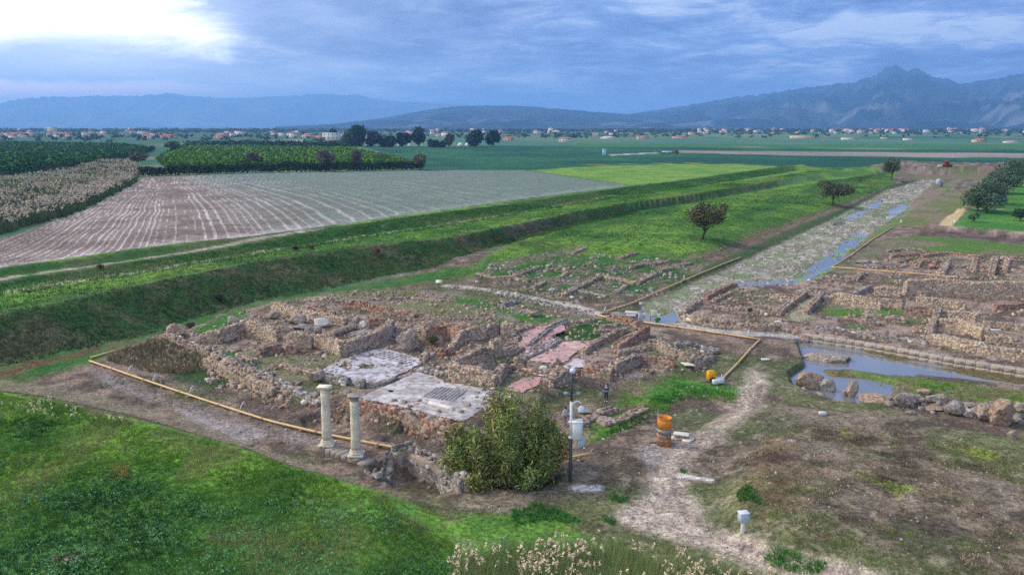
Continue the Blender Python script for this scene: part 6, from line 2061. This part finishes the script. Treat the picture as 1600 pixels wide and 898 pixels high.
# bank and levee grass
P = scatter([(-40, 596), (0, 600), (140, 622), (300, 664), (430, 712), (560, 758), (640, 778), (720, 796), (700, 806), (560, 772), (420, 728), (300, 688), (140, 650), (0, 622), (-40, 616)], 16, 1.8)
grassy('brow_grass', 'short straw-coloured grass along the brow above the columns', P, .2, .022, 5, .2, [A(96, 100, 60), A(126, 114, 86), A(92, 112, 56), A(138, 124, 96)], cn=2.5)
BANK = [(-80, 500), (0, 493), (200, 449), (400, 409), (600, 382), (700, 372), (800, 353), (900, 332), (980, 319), (1000, 332), (900, 353), (800, 380), (700, 410), (600, 432), (500, 455), (400, 472), (300, 500), (200, 532), (100, 552), (-80, 590)]
P = scatter(BANK, 9)
grassy('bank_grass', 'rough dark grass on the long bank behind the ruins', P, .42, .035, 5, .3, [A(38, 68, 34), A(56, 80, 38), A(84, 82, 54), A(60, 78, 40), A(42, 74, 34), A(76, 76, 50), A(44, 76, 36)], cn=6)
P = scatter([(-80, 453), (0, 437), (200, 407), (400, 378), (620, 345), (800, 320), (985, 294), (1100, 279), (1240, 260), (1245, 265), (1100, 288), (960, 308), (700, 350), (550, 372), (350, 404), (200, 427), (0, 456), (-80, 470)], 5, FZ + .5)
grassy('levee_grass', 'tall dark grass along the levee beside the ploughed field', P, .5, .05, 5, .4, [A(44, 86, 40), A(60, 100, 44), A(88, 104, 60)], cn=6)
P = scatter([(-80, 478), (0, 462), (200, 432), (400, 400), (700, 354), (960, 311), (1100, 290), (1200, 278), (1300, 262), (1320, 264), (1060, 308), (900, 330), (700, 370), (400, 407), (200, 447), (0, 491), (-80, 505)], 5, FZ)
grassy('bank_top_grass', 'bright grass on the flat top of the long bank', P, .28, .04, 5, .35, [A(42, 74, 36), A(66, 102, 40), A(88, 124, 48), A(100, 112, 60)], cn=7)
P = scatter([(740, 424), (800, 385), (900, 352), (1000, 334), (1100, 316), (1310, 282), (1390, 268), (1390, 290), (1300, 322), (1180, 370), (1110, 396), (1060, 430), (960, 462), (860, 462), (760, 442)], 3.2, 1.0)
grassy('terrace_grass', 'patchy bright grass on the terrace left of the flooded street', P, .3, .045, 5, .4, [A(40, 70, 34), A(58, 90, 40), A(82, 116, 48), A(64, 92, 42), A(96, 100, 60)], cn=8)
# weeds through the dig
P = scatter([(-40, 600), (100, 556), (300, 505), (500, 462), (720, 420), (900, 455), (1000, 520), (1200, 545), (1180, 620), (1000, 680), (900, 745), (700, 760), (500, 720), (300, 650), (60, 605)], 7, .3, lambda x, y: np.clip((fbm(x, y, 5, 4, 85) - .46) * 6, 0, 1))
grassy('dig_weeds', 'low weeds growing between the ruined walls', P, .2, .025, 5, .2, [A(56, 88, 40), A(80, 100, 48), A(112, 108, 70)], cn=6)
P = scatter([(1010, 620), (1060, 590), (1100, 598), (1155, 606), (1150, 622), (1080, 616), (1030, 642), (960, 690), (930, 690)], 16, .4)
grassy('mound_grass', 'bright tufted grass on the small mound by the pump', P, .34, .03, 6, .22, [A(48, 88, 34), A(70, 112, 40), A(92, 118, 56)])
P = scatter([(1060, 505), (1180, 446), (1300, 430), (1420, 372), (1640, 380), (1640, 575), (1400, 548), (1250, 520), (1120, 512)], 4, .2, lambda x, y: np.clip((fbm(x, y, 5, 4, 86) - .48) * 6, 0, 1))
grassy('ruin_weeds', 'low weeds among the ruins right of the street', P, .22, .03, 5, .25, [A(62, 94, 42), A(84, 104, 52), A(116, 110, 74)], cn=6)
P = scatter([(1300, 582), (1400, 592), (1500, 600), (1640, 622), (1640, 668), (1500, 622), (1410, 612)], 14, -.2)
grassy('pond_grass', 'green marsh grass right of the pond', P, .28, .025, 5, .2, [A(64, 98, 40), A(92, 120, 48), A(104, 104, 66)])
P = scatter([(1130, 430), (1230, 378), (1300, 346), (1385, 300), (1450, 284), (1405, 335), (1340, 380), (1290, 414), (1235, 440), (1160, 446)], 3, -.3, lambda x, y: np.clip((fbm(x, y, 4, 4, 87) - .44) * 6, 0, 1))
grassy('street_weeds', 'weeds sprouting over the flooded street', P, .2, .04, 5, .3, [A(96, 112, 76), A(110, 130, 80), A(120, 116, 96)], cn=6)
P = scatter([(1500, 352), (1530, 322), (1575, 292), (1700, 300), (1700, 372), (1600, 362)], 4, 1.5)
grassy('lawn_grass', 'mown green lawn behind the right-hand ruins', P, .14, .05, 5, .35, [A(56, 94, 42), A(74, 112, 48)], cn=8)
# dry slope at right
DRYP = [(1180, 700), (1240, 650), (1340, 660), (1480, 676), (1660, 705), (1700, 940), (1420, 940), (1300, 880), (1200, 835), (1160, 790)]
P = scatter(DRYP, 26, 1.9, lambda x, y: np.clip((fbm(x, y, 2.5, 4, 88) - .36) * 5, 0, 1))
grassy('dry_grass', 'short dry grass on the slope at the lower right', P, .2, .022, 5, .16, [A(78, 64, 54), A(128, 110, 88), A(92, 100, 56), A(158, 138, 112)], cn=1.6)
P = scatter(DRYP, 16, 1.9, lambda x, y: np.clip((fbm(x, y, 3.2, 4, 89) - .60) * 9, 0, 1))
grassy('green_tufts', 'scattered green tufts on the dry slope', P, .2, .022, 6, .16, [A(66, 104, 40), A(96, 122, 44), A(84, 100, 50)], cn=3)
for k, (q, lab) in enumerate([([(1150, 790), (1165, 780), (1190, 800), (1196, 818), (1170, 808)], 'bright green weed patch above the small box on post'), ([(800, 800), (840, 788), (900, 800), (915, 818), (860, 822), (800, 815)], 'green weed strip left of the vehicle track'), ([(1130, 858), (1170, 866), (1230, 884), (1290, 905), (1270, 912), (1180, 880)], 'green strip between the wheel ruts'),
                              ([(952, 772), (985, 772), (980, 784), (955, 782)], 'green clump at the edge of the track'), ([(940, 808), (968, 806), (962, 820), (940, 818)], 'small green clump where the track bends'), ([(1062, 732), (1078, 730), (1076, 742), (1064, 742)], 'small green clump in the middle of the track')]):
    P = scatter(q, 60, 1.3)
    grassy('weed_patch', lab, P, .3, .028, 6, .2, [A(44, 92, 40), A(62, 112, 46)])

# ------------------------------------------------------------------ rubble and pebbles
def rubble(name, lab, pts, dens, z, smin, smax, m, mask=None):
    P = scatter(pts, dens, z, mask)
    n = len(P)
    s_ = smin + (smax - smin) * rng.random(n) ** 3
    S_ = np.column_stack([s_ * rng.uniform(.7, 1.5, n), s_ * rng.uniform(.6, 1.1, n), s_ * rng.uniform(.35, .8, n)])
    P[:, 2] += S_[:, 2] * .25
    V, F = boxes(P, S_, rng.uniform(0, 6.28, n), .16, rng.normal(0, .25, n))
    tag(mk(name, V, F, M[m]), lab, 'rubble', None, 'stuff')


HOUSE = [(250, 530), (330, 556), (400, 592), (470, 620), (540, 634), (640, 658), (730, 680), (820, 625), (905, 596), (960, 592), (1060, 580), (1150, 556), (1010, 512), (960, 498), (850, 470), (700, 458), (560, 455), (430, 474), (350, 494)]
rubble('rubble', 'loose stone rubble strewn through the ruined house', HOUSE, 4.5, .6, .06, .45, 'stone', lambda x, y: .15 + np.clip((fbm(x, y, 3, 3, 95) - .42) * 5, 0, 1))
rubble('brick_rubble', 'broken red brick strewn by the collapsed hollow', [(655, 560), (670, 525), (720, 515), (750, 525), (715, 560)], 9, .5, .08, .4, 'brick')
rubble('edge_rubble', 'brick and stone debris along the front of the house', [(430, 600), (500, 622), (560, 636), (640, 655), (740, 680), (735, 690), (640, 668), (540, 650), (470, 640), (400, 615)], 8, .4, .06, .4, 'brick', lambda x, y: .5 + 0 * x)
rubble('slumped_stones', 'big slumped stones below the grassy edge of the house', [(320, 560), (400, 585), (450, 612), (470, 625), (420, 622), (360, 605), (325, 590)], 5, .3, .15, .7, 'stone')
rubble('court_rubble', 'loose stones among the ruins right of the street', [(1060, 503), (1180, 446), (1300, 428), (1420, 392), (1640, 404), (1640, 575), (1400, 546), (1250, 518), (1120, 512)], 1.6, .1, .08, .5, 'stone', lambda x, y: .2 + np.clip((fbm(x, y, 4, 3, 96) - .42) * 5, 0, 1))
rubble('footing_stones', 'loose pale stones around the low footings', [(700, 445), (800, 405), (900, 385), (1080, 400), (1100, 420), (1000, 470), (940, 490), (860, 472)], 1.2, .6, .1, .6, 'grey', lambda x, y: np.clip((fbm(x, y, 4, 3, 97) - .42) * 5, 0, 1))
rubble('street_gravel', 'loose gravel and cobbles over the flooded street', ROADP, 3.5, -.3, .08, .35, 'grey', lambda x, y: .1 + np.clip((fbm(x, y, 4, 3, 98) - .45) * 6, 0, 1))
rubble('cross_street_stones', 'worn paving stones of the narrow cross street', [(698, 444), (760, 450), (820, 461), (880, 473), (930, 485), (930, 492), (870, 479), (800, 464), (740, 452), (698, 449)], 5, .3, .15, .5, 'grey')
rubble('floor_pebbles', 'pale pebbles over the bare floor around the columns', [(140, 568), (260, 560), (330, 590), (480, 640), (700, 690), (900, 700), (980, 640), (1180, 560), (1190, 640), (1000, 700), (900, 760), (760, 760), (560, 745), (420, 700), (300, 650)], 3.2, .2, .03, .18, 'grey', lambda x, y: .2 + np.clip((fbm(x, y, 4, 3, 99) - .42) * 5, 0, 1))
rubble('slope_pebbles', 'small stones on the dry slope and track', [(700, 792), (860, 766), (1000, 690), (1180, 650), (1340, 660), (1480, 676), (1660, 705), (1700, 940), (1400, 940), (1000, 840)], 3.0, 1.5, .02, .12, 'grey')
rubble('boulder_debris', 'broken stones packed between the boulder row', [(1240, 606), (1300, 622), (1400, 640), (1500, 654), (1640, 672), (1640, 660), (1500, 640), (1400, 622), (1340, 634)], 6, -.2, .1, .6, 'grey', lambda x, y: .5 + 0 * x)

# ------------------------------------------------------------------ village
WC = [A(214, 204, 190), A(226, 220, 210), A(206, 180, 156), A(196, 190, 186), A(220, 196, 160), A(202, 166, 148)]
RC = [A(168, 96, 74), A(150, 104, 88), A(176, 112, 88), A(140, 120, 110), A(190, 184, 180)]
VM = [mat('house_wall_%d' % k, c, rough=.9, noise=[(.4, .08)]) for k, c in enumerate(WC)]
RM = [mat('roof_tile_%d' % k, c, rough=.9, noise=[(.6, .15)]) for k, c in enumerate(RC)]


def house(lab, p, w, d, h, floors, hip, wm_, rm_, yaw, cat='house', name='house', group='houses of the village beyond the fields', nwin=None, rise=None):
    t = thing(name, lab, cat, p, group, yaw)
    b = MB()
    b.box((0, 0, h / 2 - .5), (w, d, h + 1))
    b.build('wall', wm_, t)
    b = MB()
    if hip:
        rs = rise or min(w, d) * .22
        o_ = .5
        k_ = min(w, d) / 2 * .9
        V = [(-w / 2 - o_, -d / 2 - o_, h), (w / 2 + o_, -d / 2 - o_, h), (w / 2 + o_, d / 2 + o_, h), (-w / 2 - o_, d / 2 + o_, h), (-w / 2 + k_, 0, h + rs), (w / 2 - k_, 0, h + rs)]
        b.add(V, [(0, 1, 5, 4), (1, 2, 5), (2, 3, 4, 5), (3, 0, 4), (3, 2, 1, 0)])
    else:
        b.box((0, 0, h + .25), (w + .6, d + .6, .5))
    b.build('roof', rm_, t)
    if floors:
        m0 = None
        nw = nwin or max(2, int(w / 4))
        for f in range(floors):
            for k in range(nw):
                x_ = -w / 2 + w * (k + .5) / nw
                z_ = h / floors * (f + .55)
                if m0 is None:
                    bb = MB()
                    bb.box((0, 0, 0), (1.3, .16, 1.5))
                    q_ = bb.build('window', M['glass'], t)
                    m0 = q_.data
                else:
                    q_ = bpy.data.objects.new('window', m0)
                    COL.objects.link(q_)
                    q_.parent = t
                q_.location = (x_, -d / 2 - .05, z_)
    return t


HS = [('white three-storey apartment block left of the tall eucalyptus', 518, 222, 25, 14, 3, 0, 1, 4), ('long white farm building with red roof in the left village', 238, 216, 26, 5, 1, 1, 1, 0), ('pinkish farm house right of the long white building', 264, 216, 22, 6, 1, 1, 5, 0),
      ('cream two-storey house standing alone before the village', 346, 218, 19, 9, 2, 1, 4, 2), ('orange-tan house left of the apartment block', 482, 216, 17, 7, 1, 1, 2, 2), ('red-roofed low house touching the apartment block', 500, 217, 14, 6, 1, 1, 5, 0),
      ('low white shed in front of the tan house', 472, 222, 14, 3, 0, 0, 1, 4), ('white house with red roof in the middle of the plain', 883, 222, 18, 7, 1, 1, 1, 0), ('low house behind the middle trees', 572, 221, 14, 7, 1, 1, 3, 1), ('pale house left of the last tall tree', 652, 214, 16, 5, 1, 1, 1, 1),
      ('house with pink roof right of the last tall tree', 795, 220, 16, 6, 1, 1, 5, 0), ('long low building right of the lone white house', 950, 217, 22, 4, 0, 1, 3, 4), ('brownish farm house with sheds in the plain', 1004, 217, 16, 5, 1, 1, 4, 2), ('red-roofed barn in the right plain', 1062, 216, 22, 4, 0, 1, 5, 0),
      ('long pale greenhouse block in the right plain', 1253, 216, 34, 4, 0, 0, 4, 4), ('low white store by the right village', 1325, 218, 18, 3, 0, 0, 1, 4), ('brick house at the far right beside the red light', 1530, 222, 18, 6, 1, 1, 5, 1), ('white hut on the far right plain', 1418, 219, 12, 3, 0, 0, 1, 4), ('low farm shed at the right edge', 1580, 223, 20, 4, 0, 1, 3, 3),
      ('beige block of the left village, tallest there', 82, 208, 12, 9, 2, 0, 4, 3), ('yellowish low house at the far left', 48, 213, 12, 4, 0, 1, 4, 2), ('pink row house at the far left', 24, 212, 22, 5, 1, 1, 5, 0), ('white long house in the left village', 138, 209, 20, 4, 0, 1, 1, 3)]
for k, (lab, u, vb, wpx, hpx, fl, hip, wi, ri) in enumerate(HS):
    q = PZ(u, vb, FZ)
    s_ = q[1] / FPX
    house(lab, (*q, hgt(q[:1], q[1:])[0] - .3), wpx * s_, min(wpx * s_ * .6, 14), hpx * s_ * (.72 if hip else 1), fl, hip, VM[wi], RM[ri], rng.uniform(-.25, .25), 'apartment block' if 'apartment' in lab else 'house', 'apartment_block' if 'apartment' in lab else 'house', None, 4 if 'apartment' in lab else None, hpx * s_ * .3)
# far town: single small houses, copied
protos = []
for k in range(8):
    fl = rng.integers(1, 4)
    protos.append(house('small pale house among many on the far plain', (0, 0, 0), rng.uniform(10, 16), rng.uniform(8, 11), 3.2 * fl, 0, bool(k % 4), VM[k % 6], RM[[0, 1, 2, 0, 3, 1, 0, 2][k]], 0, 'house', 'far_house', 'small houses of the far town'))
spots = []
for _ in range(4000):
    u = rng.uniform(-60, 1660)
    if u < 760:
        v = rng.choice([rng.normal(209, 2.2), rng.normal(213, 1.6)])
        pr = .5 * (fbm(np.array([u]), np.array([0.0]), 45, 2, 3)[0] > .5)
    elif u < 1100:
        v = rng.choice([rng.normal(206.5, 1.0), rng.normal(211, 1.5)])
        pr = .3 * (fbm(np.array([u]), np.array([0.0]), 45, 2, 3)[0] > .48)
    else:
        v = rng.choice([rng.normal(205.5, .9), rng.normal(207.5, 1.2), rng.normal(214, 1)], p=[.58, .40, .02])
        pr = .25 + .7 * (fbm(np.array([u]), np.array([0.0]), 40, 2, 4)[0] > .47)
    if v > 203.5 and v < 219 and rng.random() < pr:
        spots.append((u, v))
    if len(spots) >= 290:
        break
for k, (u, v) in enumerate(spots):
    q = PZ(u, v, FZ)
    t0 = protos[k % 8]
    if k < 8:
        t = t0
    else:
        t = t0.copy()
        COL.objects.link(t)
        for ch in t0.children:
            c2 = ch.copy()
            COL.objects.link(c2)
            c2.parent = t
    g = rng.uniform(.65, 1.15) * (1.0 if q[1] < 2500 else 1.25)
    t.location = (q[0], q[1], hgt(q[:1], q[1:])[0] - .3)
    t.scale = (g, g * .9, g * rng.uniform(.7, 1.1))
    t.rotation_euler = (0, 0, rng.uniform(-.8, .8))
# distant woodland and field trees, one mass
n = 3200
uu = rng.uniform(-120, 1720, n)
vv_ = np.where(rng.random(n) < .72, rng.normal(205.3, 1.6, n), rng.normal(212, 4, n))
kk = (vv_ > 202) & (vv_ < 224) & ~((uu > 640) & (vv_ > 216)) & ~((uu > 1080) & (vv_ > 211) & (rng.random(n) < .75))
q = PZ(uu[kk], vv_[kk], FZ)
hq = hgt(q[:, 0], q[:, 1])
Vs, Cs = [], []
m_ = 16
cen = np.repeat(np.column_stack([q, hq]), m_, 0)
sz = np.repeat(rng.uniform(3, 7, len(q)) * np.where(q[:, 1] > 2500, 1.7, 1.0), m_)
g = rng.normal(size=(len(cen), 3)) * .42
P_ = cen + g * np.column_stack([sz * 1.2, sz, sz * .55]) + np.column_stack([sz * 0, sz * 0, sz * .5])
P_[:, 2] = np.maximum(P_[:, 2], cen[:, 2])
V, F, C = leaves(P_, sz * .7, np.repeat(np.array([A(38, 62, 48), A(54, 76, 50), A(34, 54, 46)])[rng.integers(0, 3, len(q))], m_, 0), .2, 1.2)
tag(mk('distant_woodland', V, F, M['leaf'], col=C), 'scattered dark trees and copses across the far plain', 'woodland', None, 'stuff')
